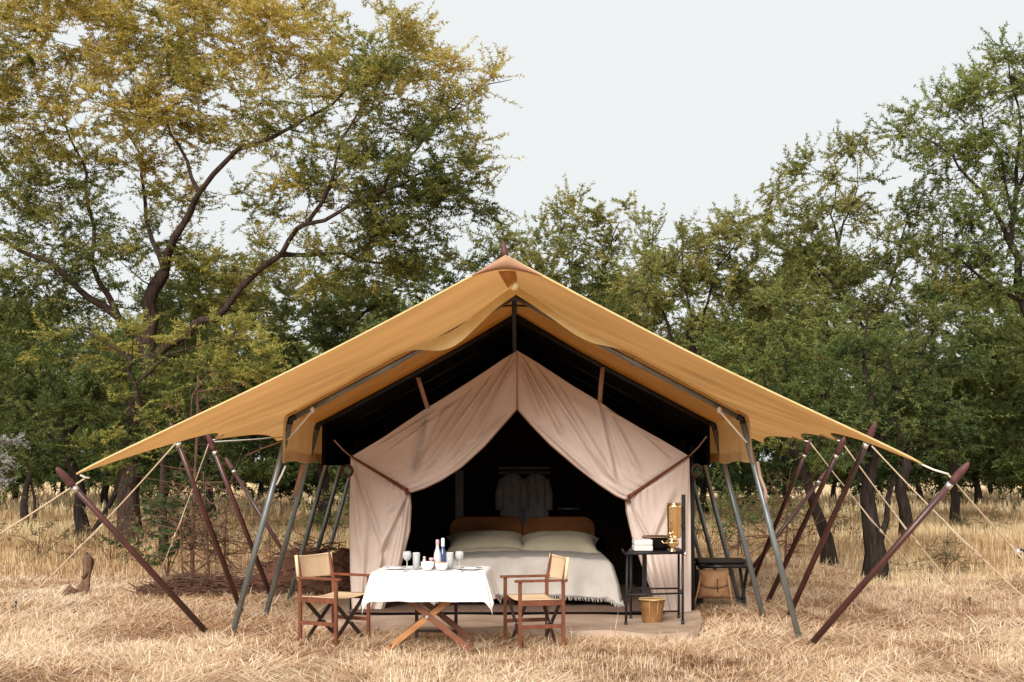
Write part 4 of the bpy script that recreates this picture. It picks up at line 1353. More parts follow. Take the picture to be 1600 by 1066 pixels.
    if thin_twigs:
        sel = rng.random(len(tb0)) < .55
        a, b = tb0[sel], tb1[sel]
        n = len(a)
        ax = b - a; ref = rng.normal(0, 1, (n, 3))
        x = np.cross(ax, ref); x /= np.linalg.norm(x, axis=1)[:, None] + 1e-9
        y = np.cross(ax, x); y /= np.linalg.norm(y, axis=1)[:, None] + 1e-9
        w = .0055
        q = np.empty((n, 4, 3))
        q[:, 0] = a + x * w; q[:, 1] = a - x * w * .5 + y * w * .87; q[:, 2] = a - x * w * .5 - y * w * .87; q[:, 3] = b
        Vs.append(q.reshape(-1, 3))
        i = np.arange(n)[:, None] * 4 + off
        tri = np.concatenate([i + np.array((0, 1, 3)), i + np.array((1, 2, 3)), i + np.array((2, 0, 3))], 0)
        off += n * 4
    else:
        tri = np.zeros((0, 3), int)
    quads = np.concatenate(Fs)
    Vall = np.concatenate(Vs) - base
    loops = np.concatenate([quads.ravel(), tri.ravel()])
    per = np.concatenate([np.full(len(quads), 4), np.full(len(tri), 3)])
    root = empty(name, base, label, cat, group)
    me = np_mesh('trunk', Vall, loops, per)
    me.polygons.foreach_set('use_smooth', [True] * len(me.polygons))
    me.materials.append(MATS[bark])
    o = bpy.data.objects.new('trunk', me); COL.objects.link(o); o.parent = root
    N = len(LV)
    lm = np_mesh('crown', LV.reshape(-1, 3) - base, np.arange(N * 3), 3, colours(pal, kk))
    lm.materials.append(MATS['leaf'])
    o = bpy.data.objects.new('crown', lm); COL.objects.link(o); o.parent = root
    return root


def px_tree(name, label, base_px, d, limbs, blobs, seed, pal_fn, pal, rd=1.0, dd=0.0, **kw):
    """limbs: [([(px, py, dd), ...], r0, r1)]; blobs: [(px, py, rx, ry, dens, dd)] in photo pixels at depth d + dd."""
    rng = np.random.default_rng(seed + 77)
    base = G(base_px, d); base[2] = float(gz(base[0], base[1])) - .05
    lm = []
    for pts, r0, r1 in limbs:
        w = []
        for q in pts:
            e = q[2] if len(q) > 2 else 0
            w.append(P(q[0], q[1], d + e))
        lm.append((w, r0, r1))
    lm[0][0][0][:] = base
    bb = []
    for px, py, rx, ry, dn, e in blobs:
        bb.append((P(px, py, d + e), (rx * d / F, max(rx, ry) * d / F * rd, ry * d / F), dn))
    return build_tree(name, label, 'tree', base, lm, bb, seed, pal_fn, pal, **kw)


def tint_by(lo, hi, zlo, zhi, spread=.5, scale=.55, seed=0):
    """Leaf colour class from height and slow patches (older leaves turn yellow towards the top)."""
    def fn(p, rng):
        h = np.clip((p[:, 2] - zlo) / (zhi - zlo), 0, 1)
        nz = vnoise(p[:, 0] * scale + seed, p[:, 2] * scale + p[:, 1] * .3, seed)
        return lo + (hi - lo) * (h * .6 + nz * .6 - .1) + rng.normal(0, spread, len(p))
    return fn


TG = 'acacia trees around the camp'
# big spreading tree on the left
px_tree('acacia_tree', 'huge spreading acacia with yellowing crown filling the upper left', 203, 27,
        [([(203, 845), (203, 770), (216, 660), (228, 570), (236, 500), (254, 425)], .30, .17),
         ([(254, 425), (280, 352, -.5), (308, 302, -1), (368, 250, -1.3), (450, 196, -1.5), (522, 155, -1.8), (600, 120, -1.8)], .145, .025),
         ([(228, 565), (300, 515, -.6), (345, 480, -1), (432, 402, -1.5), (492, 345, -2), (580, 305, -2.2), (680, 270, -2)], .17, .03),
         ([(232, 540), (168, 480, .5), (105, 442, .8), (42, 396, .8), (0, 368, .6), (-60, 325, .2)], .16, .04),
         ([(190, 500, .4), (150, 430, .4), (146, 340, .5), (120, 250, .4), (90, 150, .2)], .12, .025),
         ([(308, 302, -1), (282, 238, -.6), (250, 180, -.3), (232, 100, 0)], .07, .02),
         ([(254, 425), (230, 330, 1), (215, 250, 1.4), (190, 170, 1.6)], .10, .02),
         ([(432, 402, -1.5), (520, 395, -1), (600, 410, -.8), (680, 420, -.8)], .08, .02),
         ([(492, 345, -2), (530, 250, -2.4), (560, 170, -2.5), (620, 90, -2.4)], .07, .015),
         ([(580, 305, -2.2), (660, 220, -2), (730, 150, -1.6), (795, 128, -1.4)], .05, .01)],
        [(90, 60, 120, 75, 1.0, -.5), (270, 45, 120, 75, 1.05, -.5), (430, 50, 90, 65, 1.0, -1), (150, -40, 200, 50, .5, 0), (-60, 90, 80, 90, .7, 0), (400, -50, 120, 40, .5, 0),
         (50, 185, 95, 45, .9, 0), (185, 165, 110, 48, .95, -.8), (345, 160, 95, 45, .85, -1),
         (590, 75, 100, 48, .85, -2), (680, 110, 60, 40, .6, -1.6), (560, 150, 110, 42, .8, -2.2), (690, 190, 75, 34, .8, -1.8), (650, 250, 95, 38, .9, -1.9), (715, 275, 50, 30, .65, -1.7),
         (560, 295, 110, 42, .95, -2), (660, 330, 90, 40, .95, -1.6), (470, 230, 75, 38, .7, -1.6), (100, 270, 90, 36, .9, .3), (20, 290, 70, 36, .55, .4), (210, 260, 60, 34, .45, .2),
         (620, 385, 95, 34, .95, -1), (500, 420, 120, 36, .9, -1), (110, 375, 90, 28, .75, -1.2), (170, 400, 50, 26, .6, -1), (330, 400, 90, 30, .4, .4), (270, 310, 60, 24, .3, .4), (120, 335, 100, 26, .7, .6), (240, 380, 80, 30, .6, .8), (420, 455, 90, 34, .8, .6), (300, 450, 90, 36, .8, 1), (60, 440, 90, 34, .8, 1), (390, 325, 55, 26, .5, .6), (330, 225, 70, 30, .55, .4), (255, 300, 60, 30, .65, .8), (30, 350, 70, 26, .6, .8), (470, 300, 60, 26, .5, -.4), (770, 130, 30, 14, .35, -1.5), (745, 320, 30, 24, .5, -1.5)],
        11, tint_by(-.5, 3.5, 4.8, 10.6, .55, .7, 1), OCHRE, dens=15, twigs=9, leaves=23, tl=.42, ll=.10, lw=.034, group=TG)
# darker tree with two black stems beside it
px_tree('acacia_tree', 'dark twin-stemmed acacia left of the big trunk, low green crown', 128, 28,
        [([(128, 850), (126, 790), (118, 730), (100, 660), (90, 600)], .19, .08),
         ([(140, 850, -.3), (165, 790, -.5), (195, 735, -.8), (230, 680, -1)], .13, .05),
         ([(118, 730), (60, 660, -.5), (10, 600, -.8)], .09, .03),
         ([(110, 690), (150, 610, -.5), (190, 550, -1)], .09, .03),
         ([(100, 650), (60, 560, .4), (50, 500, .4)], .08, .03)],
        [(40, 620, 80, 60, 1.2, -.4), (150, 640, 100, 55, 1.2, -1), (260, 640, 80, 50, 1.1, -1), (60, 520, 90, 55, 1.1, .6), (180, 560, 100, 45, 1.0, -.4), (20, 700, 60, 30, .9, -.5), (190, 700, 90, 26, .9, -.8),
         (300, 560, 80, 50, .9, .6), (-40, 560, 60, 90, 1, 0), (250, 480, 90, 40, .9, .8), (120, 450, 80, 36, .8, .8), (60, 735, 70, 18, .8, -.5), (255, 725, 70, 20, .8, -.8)],
        12, tint_by(.2, 2.6, 1.0, 5.5, .5, .6, 2), GREEN, bark='dark_bark', dens=9.5, twigs=9, leaves=24, group=TG)
# low yellow boughs in front of it
px_tree('acacia_tree', 'small yellow-leaved acacia in front of the twin-stemmed one', 255, 24,
        [([(255, 855), (252, 760), (235, 680), (215, 610), (205, 560)], .09, .05),
         ([(215, 610), (260, 560, -.4), (320, 530, -.8), (390, 520, -.8)], .05, .015),
         ([(205, 565), (150, 520, .3), (90, 510, .3)], .05, .015),
         ([(240, 700), (310, 640, -.6), (360, 590, -.8)], .05, .015)],
        [(110, 540, 75, 26, .9, .3), (190, 520, 70, 26, .8, 0), (230, 570, 60, 30, .7, 0), (330, 520, 55, 34, .9, -.6), (380, 565, 70, 34, 1.0, -.8), (330, 590, 70, 40, 1.0, -.6), (420, 590, 40, 24, .8, -.8), (240, 650, 70, 30, .6, 0), (300, 690, 60, 24, .6, -.4), (170, 700, 60, 20, .6, 0)],
        13, tint_by(.4, 2.7, 1.0, 5.0, .5, .8, 4), OCHRE * np.array((.92, 1.0, 1.0)), dens=9, twigs=11, leaves=22, tl=.34, ll=.085, lw=.032, group=TG)
# trees behind the tent, left
px_tree('acacia_tree', 'dense dark green tree behind the left slope of the tent', 505, 33,
        [([(505, 800), (505, 720), (515, 620), (520, 540)], .20, .10), ([(515, 620), (450, 540, 0), (410, 480, 0)], .09, .03), ([(520, 560), (580, 480), (640, 430)], .09, .03), ([(518, 600), (500, 500, 1), (480, 440, 1)], .08, .03)],
        [(450, 510, 80, 55, 1.0, 0), (540, 490, 90, 50, 1.1, 0), (640, 450, 80, 45, 1.1, .5), (420, 600, 80, 50, 1.1, -.4), (500, 590, 90, 50, 1.0, 0), (700, 420, 55, 40, .8, .6), (360, 650, 80, 40, 1.0, -.4), (480, 670, 110, 34, 1.1, 0), (570, 600, 90, 50, 1, 0), (400, 700, 80, 20, .7, 0)],
        14, tint_by(.0, 2.6, 1.5, 6, .5, .5, 6), GREEN, bark='dark_bark', dens=7, twigs=9, leaves=24, tl=.45, ll=.115, lw=.046, group=TG)
px_tree('acacia_tree', 'thin-stemmed tree at the far left edge behind the pale shrub', 40, 36,
        [([(40, 830), (38, 770), (44, 700), (40, 640)], .13, .06), ([(52, 830, .2), (54, 770, .2), (30, 700, 0)], .09, .04), ([(44, 700), (90, 650), (130, 620)], .06, .03)],
        [(30, 640, 90, 55, 1.1, 0), (120, 620, 90, 50, 1.1, .4), (10, 540, 80, 50, 1, 0), (-60, 620, 80, 80, 1, 0), (100, 700, 90, 26, .8, 0)],
        15, tint_by(.0, 2.4, 1.5, 6, .5, .5, 8), GREEN, bark='dark_bark', dens=6.5, twigs=9, leaves=24, tl=.45, ll=.115, lw=.046, group=TG)
# trees right of the ridge
px_tree('acacia_tree', 'feathery olive tree rising right behind the tent ridge', 900, 33,
        [([(900, 800), (900, 700), (905, 600), (900, 500)], .20, .09), ([(905, 600), (860, 480), (820, 400)], .08, .02), ([(902, 560), (940, 440, -.4), (965, 350, -.6)], .08, .02), ([(900, 500), (890, 420), (880, 370)], .06, .015), ([(905, 620), (980, 540), (1010, 480)], .07, .02)],
        [(835, 380, 65, 36, .75, 0), (910, 360, 55, 38, .8, -.3), (960, 335, 30, 32, .6, -.5), (880, 430, 90, 42, 1, 0), (960, 420, 60, 44, .85, 0), (800, 430, 60, 36, .8, 0), (900, 520, 110, 55, 1, 0), (990, 520, 70, 50, .9, 0), (950, 620, 130, 50, 1, 0), (770, 370, 24, 24, .4, 0)],
        16, tint_by(.3, 2.6, 3, 7.8, .5, .5, 3), OLIVE, bark='dark_bark', dens=8.6, twigs=9, leaves=24, tl=.46, ll=.11, lw=.043, flat=.8, group=TG)
px_tree('acacia_tree', 'olive tree with upright twigs above the right slope of the tent', 1075, 30,
        [([(1075, 820), (1072, 720), (1080, 600), (1078, 500)], .19, .09), ([(1080, 600), (1030, 480), (1010, 400)], .08, .02), ([(1078, 540), (1120, 440, -.4), (1150, 370, -.6)], .08, .02), ([(1078, 500), (1070, 420), (1065, 360)], .06, .015), ([(1080, 620), (1150, 540), (1200, 480)], .08, .02)],
        [(1050, 380, 55, 38, .8, 0), (1110, 370, 55, 40, .8, -.3), (1170, 340, 50, 40, .7, -.4), (1020, 440, 55, 45, .9, 0), (1090, 460, 90, 50, 1, 0), (1180, 430, 80, 50, 1, 0), (1090, 560, 110, 55, 1.1, -.3), (1200, 540, 80, 50, 1, 0), (1150, 640, 110, 45, 1.1, -.3), (1210, 300, 24, 34, .6, 0)],
        17, tint_by(.2, 2.7, 2.5, 7.2, .5, .55, 5), OLIVE, bark='dark_bark', dens=9.2, twigs=9, leaves=24, tl=.44, ll=.105, lw=.041, flat=.8, group=TG)
# leaning dark trunk right of the tent
px_tree('acacia_tree', 'tree with a slim black trunk leaning left, just right of the tent', 1298, 22.5,
        [([(1298, 885), (1288, 830), (1272, 770), (1252, 720), (1225, 690)], .13, .085), ([(1225, 690), (1200, 640, -.3), (1190, 570, -.3)], .07, .02), ([(1258, 735), (1290, 660), (1300, 580)], .07, .02), ([(1240, 705), (1230, 620), (1225, 540)], .06, .02)],
        [(1180, 560, 70, 50, 1.0, 0), (1250, 560, 75, 55, 1.1, 0), (1210, 640, 85, 40, 1.1, -.3), (1300, 630, 70, 45, 1.1, 0), (1260, 690, 80, 20, .8, 0), (1310, 540, 60, 50, 1, .4), (1150, 620, 50, 36, .8, .2), (1230, 480, 60, 40, .8, .6)],
        18, tint_by(.1, 2.6, 1.5, 4.5, .55, .8, 7), OLIVE * np.array((.82, .94, .9)), bark='dark_bark', dens=8.5, tl=.33, ll=.078, lw=.032, twigs=11, leaves=24, group=TG)
px_tree('acacia_tree', 'thick black forked trunk with deep green crown behind the long right pole', 1370, 19.8,
        [([(1370, 908), (1366, 830), (1362, 750), (1358, 690), (1355, 620)], .17, .10), ([(1362, 760), (1330, 690, .3), (1310, 620, .4)], .08, .03), ([(1360, 700), (1420, 620, .2), (1450, 560, .2)], .08, .03), ([(1355, 625), (1350, 540), (1370, 470)], .07, .02), ([(1366, 850, .1), (1390, 800, .5), (1400, 740, .8), (1420, 690, .8)], .09, .05)],
        [(1350, 560, 75, 50, 1.1, 0), (1430, 570, 80, 50, 1.15, 0), (1390, 640, 90, 45, 1.2, -.3), (1320, 650, 60, 36, 1.1, 0), (1470, 650, 65, 38, 1.1, 0), (1390, 490, 80, 44, 1, .3), (1480, 520, 60, 50, 1, .5), (1430, 690, 80, 18, .8, 0), (1340, 700, 60, 16, .8, 0)],
        19, tint_by(.0, 2.5, 1.5, 4.2, .55, .9, 9), GREEN * np.array((1.05, 1.05, 1.1)), bark='dark_bark', dens=11, tl=.29, ll=.07, lw=.029, twigs=11, leaves=22, group=TG)
px_tree('acacia_tree', 'olive tree with ragged upright crown above the right guy poles', 1415, 28,
        [([(1415, 855), (1414, 780), (1410, 700), (1390, 580), (1370, 480)], .17, .09), ([(1390, 580), (1330, 470), (1300, 380), (1310, 280)], .09, .02), ([(1375, 500), (1400, 400), (1420, 330)], .07, .02), ([(1400, 620), (1460, 520), (1500, 450)], .08, .02), ([(1330, 470), (1260, 400), (1230, 350)], .06, .02), ([(1300, 380), (1330, 320), (1345, 250)], .05, .01)],
        [(1300, 350, 60, 50, .9, 0), (1320, 270, 34, 45, .7, 0), (1250, 380, 50, 45, .8, 0), (1210, 330, 30, 45, .6, 0), (1280, 450, 90, 50, 1, 0), (1390, 420, 80, 50, .8, 0), (1380, 340, 40, 40, .55, 0), (1440, 480, 80, 45, .9, 0), (1340, 520, 80, 45, 1, .4), (1500, 430, 50, 40, .7, 0), (1440, 380, 50, 44, .7, .3), (1455, 310, 40, 30, .45, .3), (1340, 225, 16, 30, .6, 0), (1255, 265, 14, 20, .3, 0)],
        20, tint_by(.3, 2.7, 3.5, 8, .5, .55, 10), OLIVE, bark='dark_bark', dens=10.6, twigs=9, leaves=24, tl=.42, ll=.10, lw=.038, flat=.85, group=TG)
px_tree('acacia_tree', 'tall tree with airy crown and sky showing through at the right edge', 1650, 27,
        [([(1650, 840), (1645, 740), (1625, 600), (1596, 480), (1586, 380)], .20, .10), ([(1584, 390), (1540, 300), (1480, 250), (1410, 190)], .09, .015), ([(1584, 380), (1590, 250), (1585, 150), (1580, 80)], .09, .015), ([(1584, 340), (1550, 220), (1520, 150)], .06, .015), ([(1586, 300), (1640, 200), (1660, 140)], .07, .015), ([(1586, 480), (1520, 420), (1470, 390)], .08, .02)],
        [(1550, 150, 60, 40, .75, 0), (1590, 100, 50, 38, .75, 0), (1640, 150, 60, 50, .8, 0), (1500, 190, 65, 38, .65, 0), (1440, 180, 40, 26, .4, 0), (1470, 260, 70, 36, .6, 0), (1400, 210, 28, 18, .35, 0), (1560, 240, 70, 40, .8, 0), (1630, 260, 60, 45, .8, 0), (1540, 320, 60, 36, .65, 0), (1600, 350, 60, 40, .7, 0), (1500, 370, 65, 34, .7, 0), (1560, 430, 80, 38, .8, 0), (1660, 430, 60, 60, .8, 0)],
        21, tint_by(.2, 2.3, 4, 10.5, .5, .55, 11), OLIVE * np.array((.85, .97, .92)), bark='dark_bark', dens=14, twigs=9, leaves=23, tl=.42, ll=.095, lw=.036, flat=.8, group=TG)
px_tree('acacia_tree', 'dark green tree behind the front right pole cap', 1492, 36,
        [([(1492, 810), (1492, 740), (1500, 650), (1510, 580)], .16, .08), ([(1500, 650), (1450, 580), (1430, 520)], .07, .02), ([(1505, 620), (1560, 550), (1590, 500)], .08, .02)],
        [(1510, 560, 90, 60, 1.1, 0), (1590, 560, 80, 60, 1.1, 0), (1450, 620, 80, 45, 1.0, 0), (1540, 640, 90, 45, 1.1, 0), (1620, 640, 60, 45, 1.1, 0), (1480, 490, 70, 40, .9, 0), (1570, 490, 80, 40, .9, 0), (1540, 690, 110, 20, .9, 0)],
        22, tint_by(.1, 2.6, 1.5, 6, .5, .5, 12), GREEN * np.array((1.15, 1.12, 1.1)), bark='dark_bark', dens=7.2, twigs=9, leaves=24, tl=.46, ll=.115, lw=.046, group=TG)


# farther trees: four grown once, then copied
def far_tree(seed, h, cr, cb, pal):
    rng = np.random.default_rng(seed)
    limbs = [([(0, 0, 0), (.1, 0, h * .15), (.15, .1, h * .3), (.1, .1, h * .5)], .16, .09)]
    blobs = []
    for k in range(8):
        a = k * 2.4 + rng.uniform(-.4, .4)
        rr = cr * (.62 if k else 0) * rng.uniform(.7, 1.1)
        z = cb + (h - cb) * rng.uniform(.30, .85)
        c = (rr * math.cos(a), rr * math.sin(a), z)
        blobs.append((c, (cr * .42, cr * .42, (h - cb) * .24), 1.0))
        limbs.append(([(.13, .05, h * (.24 + .02 * k)), (c[0] * .5, c[1] * .5, z * .72), (c[0], c[1], z)], .06, .015))
    for k in range(5):
        a = k * 1.3
        blobs.append(((cr * .55 * math.cos(a), cr * .55 * math.sin(a), cb + .25), (cr * .4, cr * .4, .35), .9))
    return build_tree('distant_tree', 'x', 'tree', (0, 0, 0), limbs, blobs, seed, tint_by(0, 2.6, cb, h, .5, .5, seed), pal, bark='dark_bark',
                      dens=3.4, twigs=10, leaves=20, tl=.6, ll=.20, lw=.085, thin_twigs=False, group='trees of the wood behind the camp')


protos = [far_tree(31, 6.4, 2.9, 1.35, GREEN), far_tree(32, 7.2, 3.2, 1.5, OLIVE * np.array((.8, .9, .9))), far_tree(33, 5.2, 2.6, 1.2, GREEN * 1.1), far_tree(34, 6.0, 3.0, 1.3, DEEP * 1.3)]
spots = [(-60, 44), (20, 52), (95, 60), (168, 46), (255, 55), (330, 44), (405, 62), (462, 48), (545, 50), (620, 42), (700, 55), (790, 46), (870, 60), (955, 44),
         (1020, 52), (1105, 42), (1165, 56), (1232, 46), (1300, 62), (1352, 50), (1440, 58), (1468, 72), (1530, 48), (1551, 66), (1600, 54), (1660, 46), (60, 75), (300, 78), (510, 80), (1180, 78), (1400, 80), (1580, 82)]
vis = ['at the left edge', 'under the far left crown', 'between the left black stems', 'behind the big left trunk', 'right of the big left trunk', 'behind the thin dead sapling',
       'behind the third left pole', 'behind the left grey legs', 'left of the tent curtain, far off', 'hidden mostly by the left tent slope', 'behind the left half of the tent', 'straight behind the tent ridge',
       'behind the right half of the tent', 'over the right tent slope', 'above the right tent slope, olive', 'right of the tent curtain, far off', 'behind the right grey legs',
       'behind the leaning black trunk', 'between the leaning and the forked trunk', 'just left of the forked black trunk', 'right of the forked black trunk', 'small and far behind the right pole cap',
       'below the right pole cap', 'far off near the right edge', 'close to the right edge', 'beyond the right edge', 'small in the far left gap', 'small in the gap right of the left trunk',
       'small far behind the left grey legs', 'small far behind the right grey legs', 'small between the forked trunk and the right pole', 'smallest at the right edge']
rng = np.random.default_rng(5)
for i, ((px, d), w) in enumerate(zip(spots, vis)):
    k = i % 4
    o = protos[k] if i < 4 else copy_tree(protos[k])
    q = G(px, d); s = rng.uniform(.9, 1.15)
    o.location = (q[0], q[1], float(gz(q[0], q[1])) - .05)
    o.rotation_euler = (0, 0, rng.uniform(0, 6.28)); o.scale = (s, s, s * rng.uniform(.9, 1.1))
    o['label'] = 'distant bushy tree ' + w


# ------------------------------------------------------------------ shrubs, saplings, stump, brush
def bush(name, label, base, blobs, seed, pal, stems, **kw):
    base = np.asarray(base, float)
    limbs = [([base, base + np.array((0, 0, .12)), base + np.array((.02, 0, .3))], .02, .012)]
    for s in stems:
        limbs.append(([base + np.array((0, 0, .08)), base + np.array(s) * .5 + np.array((0, 0, .1)), base + np.array(s)], .012, .005))
    root = build_tree(name, label, 'shrub', base, limbs, [(base + np.array(c), r, d) for c, r, d in blobs], seed, kw.pop('fn', lambda p, r: r.uniform(0, 3, len(p))), pal,
                      bark='dead_wood', r_tip=.004, step=.2, **kw)
    for o in root.children:
        if o.name.startswith('trunk'):
            o.name = 'stems'; o['kind'] = 'stuff'
        else:
            o.name = 'foliage'
    return root


bush('leafy_shrub', 'broad-leaved green shrub standing behind the front left pole', G(262, 19.2), [((.15, 0, .95), (.55, .4, .42), 1), ((-.3, 0, .6), (.35, .3, .3), .8), ((.4, 0, 1.3), (.3, .3, .25), .7)], 41,
     np.array([(.03, .05, .02), (.045, .07, .025), (.07, .095, .035), (.10, .12, .05)]), [(.3, 0, 1.2), (-.3, .1, .8), (.1, -.2, 1.0), (.5, 0, 1.4)], dens=60, twigs=2, leaves=4, tl=.2, ll=.12, lw=.075)
bush('silver_shrub', 'pale silvery shrub poking in at the left edge', G(-8, 25), [((.1, 0, 1.95), (.45, .4, .42), 1.2), ((.25, 0, 2.35), (.25, .3, .2), .9), ((-.3, 0, 1.5), (.5, .4, .5), 1)], 42,
     np.array([(.34, .35, .35), (.42, .43, .43), (.5, .5, .5), (.55, .55, .54)]), [(.1, 0, 1.9), (-.3, .1, 1.6), (.3, -.1, 2.2)], dens=22, twigs=5, leaves=9, tl=.2, ll=.07, lw=.02)
bush('grey_green_tuft', 'dark grey-green tuft of shrub in the grass right of the forked trunk', G(1478, 20.5), [((0, 0, .25), (.45, .3, .25), 1.2), ((.35, 0, .18), (.3, .3, .16), 1), ((-.5, 0, .12), (.5, .3, .1), .8)], 43,
     np.array([(.06, .06, .04), (.09, .085, .055), (.13, .12, .07), (.2, .17, .1)]), [(.1, 0, .4), (-.2, .1, .4), (.3, -.1, .3)], dens=40, twigs=6, leaves=8, tl=.2, ll=.06, lw=.012)
bush('grey_green_tuft', 'low olive shrub far off behind the rope at the right', G(1540, 33), [((0, 0, .3), (.8, .4, .3), 1.2)], 44,
     np.array([(.06, .06, .03), (.09, .085, .045), (.13, .12, .06), (.2, .17, .09)]), [(.2, 0, .4), (-.3, .1, .4)], dens=20, twigs=6, leaves=8, tl=.25, ll=.08, lw=.02)
for k, (px, d, lab) in enumerate(((520, 27, 'green undergrowth shrub seen between the left grey legs'), (1108, 26, 'green undergrowth shrub seen between the right grey legs'), (1190, 30, 'straggly bush right of the front right grey leg'),
                                  (225, 31, 'bush behind the big left trunk'), (585, 29, 'undergrowth bush hidden mostly by the left curtain'))):
    bush('green_bush', lab, G(px, d), [((0, 0, .8), (.9, .6, .55), 1), ((.5, 0, .6), (.6, .5, .4), 1)], 50 + k, GREEN * 1.15, [(.3, 0, 1.1), (-.5, 0, .9), (.6, 0, .7)], dens=12, twigs=5, leaves=9, tl=.3, ll=.09, lw=.035)


for k, (px, d_, lab) in enumerate(((60, 23, 'brown scrub at the far left behind the rope'), (172, 22, 'brown scrub left of the big trunk foot'), (335, 23, 'brown leafy scrub right of the big trunk'),
                                   (420, 25, 'brown scrub behind the third left pole'), (1240, 27, 'brown scrub behind the right guy poles'), (1330, 31, 'brown scrub between leaning and forked trunks'))):
    bush('dry_scrub', lab, G(px, d_), [((0, 0, .35), (.8, .5, .35), 1), ((.6, 0, .25), (.5, .4, .25), .8), ((-.2, 0, .75), (.4, .4, .3), .6)], 80 + k,
         np.array([(.07, .05, .03), (.12, .085, .045), (.16, .13, .06), (.24, .17, .09)]), [(.3, 0, .8), (-.5, 0, .7), (.6, 0, .5), (.0, .1, 1.1)], dens=14, twigs=4, leaves=6, tl=.28, ll=.08, lw=.03)


def dead_sapling(px, d, h, seed, label, nb=16, r0=.035):
    rng = np.random.default_rng(seed)
    b = G(px, d)
    o = empty('dead_sapling', b, label, 'sapling')
    zs = np.linspace(0, h, 12)
    pts = np.stack([b[0] + .05 * np.sin(zs * 1.1 + seed), b[1] + .03 * np.cos(zs), zs - .05], -1)
    MB().tube(pts, np.linspace(r0, r0 * .45, 12), 8).build('stem', 'dead_wood', o, smooth=True)
    m = MB()
    for k in range(nb):
        z = rng.uniform(.15, .95) * h
        p = np.array([np.interp(z, zs, pts[:, i]) for i in range(3)])
        L = rng.uniform(.3, .9)
        a = rng.uniform(0, 2 * PI)
        dr = np.array((math.cos(a), math.sin(a) * .5, rng.uniform(-.9, .7)))
        p1 = p + dr * L * .5 + rng.normal(0, .05, 3); p2 = p + dr * L + rng.normal(0, .1, 3)
        m.tube([p, p1, p2], [.012, .008, .003], 5, cap=False)
        for _ in range(3):
            q = p1 + rng.normal(0, .03, 3)
            m.tube([q, q + dr * .2 + rng.normal(0, .18, 3)], [.005, .002], 4, cap=False)
    m.build('twigs', 'dead_wood', o)
    return o


dead_sapling(305, 18.8, 3.1, 61, 'thin bare brown sapling standing behind the second left pole', 20)
dead_sapling(352, 20.5, 1.5, 62, 'short leafless sapling between the left guy poles', 16, .02)
dead_sapling(322, 18.2, 1.7, 65, 'leaning leafless stem tangled in the brush behind the left poles', 22, .02)
dead_sapling(286, 18.4, 1.1, 66, 'low bare brush beside the thin brown sapling', 20, .018)
dead_sapling(1226, 22, 1.5, 63, 'bare twiggy sapling behind the right guy poles', 18, .022)
dead_sapling(1150, 24, 1.3, 64, 'small bare bush stem behind the right grey legs', 14, .018)

# gnarled stump
b = G(131, 17.2)
so = empty('tree_stump', (b[0], b[1], 0), 'weathered broken tree stump in the straw on the left', 'stump')
zs = np.linspace(-.05, .52, 12)
pts = np.stack([b[0] - .03 + .05 * np.sin(zs * 5) + zs * .12, np.full(12, b[1]), zs], -1)
rr = np.interp(zs, [-.05, .06, .2, .36, .46, .52], [.15, .08, .045, .06, .075, .03])
v, f = tube_np(pts, rr, 14)
ang = np.tile(np.linspace(0, 2 * PI, 14, endpoint=False), 12)
cen = np.repeat(pts, 14, 0)
v = cen + (v - cen) * (1 + .25 * np.sin(ang * 3 + np.repeat(zs, 14) * 9) + .12 * np.sin(ang * 7))[:, None]
v[-14:, 2] += .05 * np.sin(ang[-14:] * 2)
m = MB().add(v, [tuple(q) for q in f] + [tuple(range(11 * 14, 12 * 14))]); m.build('stub', 'stump_wood', so, smooth=True)
MB().tube([(b[0] + .0, b[1] - .02, .22), (b[0] + .07, b[1] - .05, .30), (b[0] + .11, b[1] - .04, .40)], [.035, .022, .008], 8).build('broken_branch', 'stump_wood', so, smooth=True)
MB().tube([(b[0] - .05, b[1] - .08, .0), (b[0] - .14, b[1] - .16, .08), (b[0] - .2, b[1] - .2, .0)], [.05, .06, .04], 8).build('root', 'stump_wood', so, smooth=True)


# heaps of cut brush and earth
def brush_heap(c, rx, ry, h, n, seed, label):
    rng = np.random.default_rng(seed)
    o = empty('brush_heap', (c[0], c[1], 0), label, 'brush heap')
    u = np.linspace(-1.15, 1.15, 40)
    U, V = np.meshgrid(u, u)
    rad = np.hypot(U, V)
    Z = h * np.clip(1 - rad ** 2, -.1, 1) * (.7 + .6 * vnoise(U * 3 + seed, V * 3, seed)) - .03
    A = np.stack([c[0] + U * rx, c[1] + V * ry, Z], -1)
    MB().grid(A).build('earth', 'soil', o, smooth=True)
    m = MB()
    for k in range(n):
        a = rng.uniform(0, 2 * PI); r = rng.uniform(0, 1) ** .5
        x, y = r * math.cos(a), r * math.sin(a)
        z = h * max(0, 1 - r * r) * rng.uniform(.7, 1.2) + .02
        p = np.array((c[0] + x * rx, c[1] + y * ry, z))
        L = rng.uniform(.15, .6)
        a2 = rng.uniform(0, PI)
        dr = np.array((math.cos(a2), math.sin(a2) * .6, rng.normal(0, .25)))
        m.tube([p - dr * L / 2, p + rng.normal(0, .03, 3), p + dr * L / 2], [.004, .008, .003], 4, cap=False)
    tag(m.build('twigs', 'dead_wood', o), kind='stuff')


brush_heap(G(500, 17.6), 1.15, .75, .58, 520, 71, 'reddish brown heap of cut brush behind the left chair')
brush_heap(G(330, 17.2), 1.0, .5, .20, 520, 72, 'tangle of dead branches at the feet of the left guy poles')

# ------------------------------------------------------------------ dry grass
poly = np.array(sheet + [(2.1, 18.2), (-2.2, 18.2)])


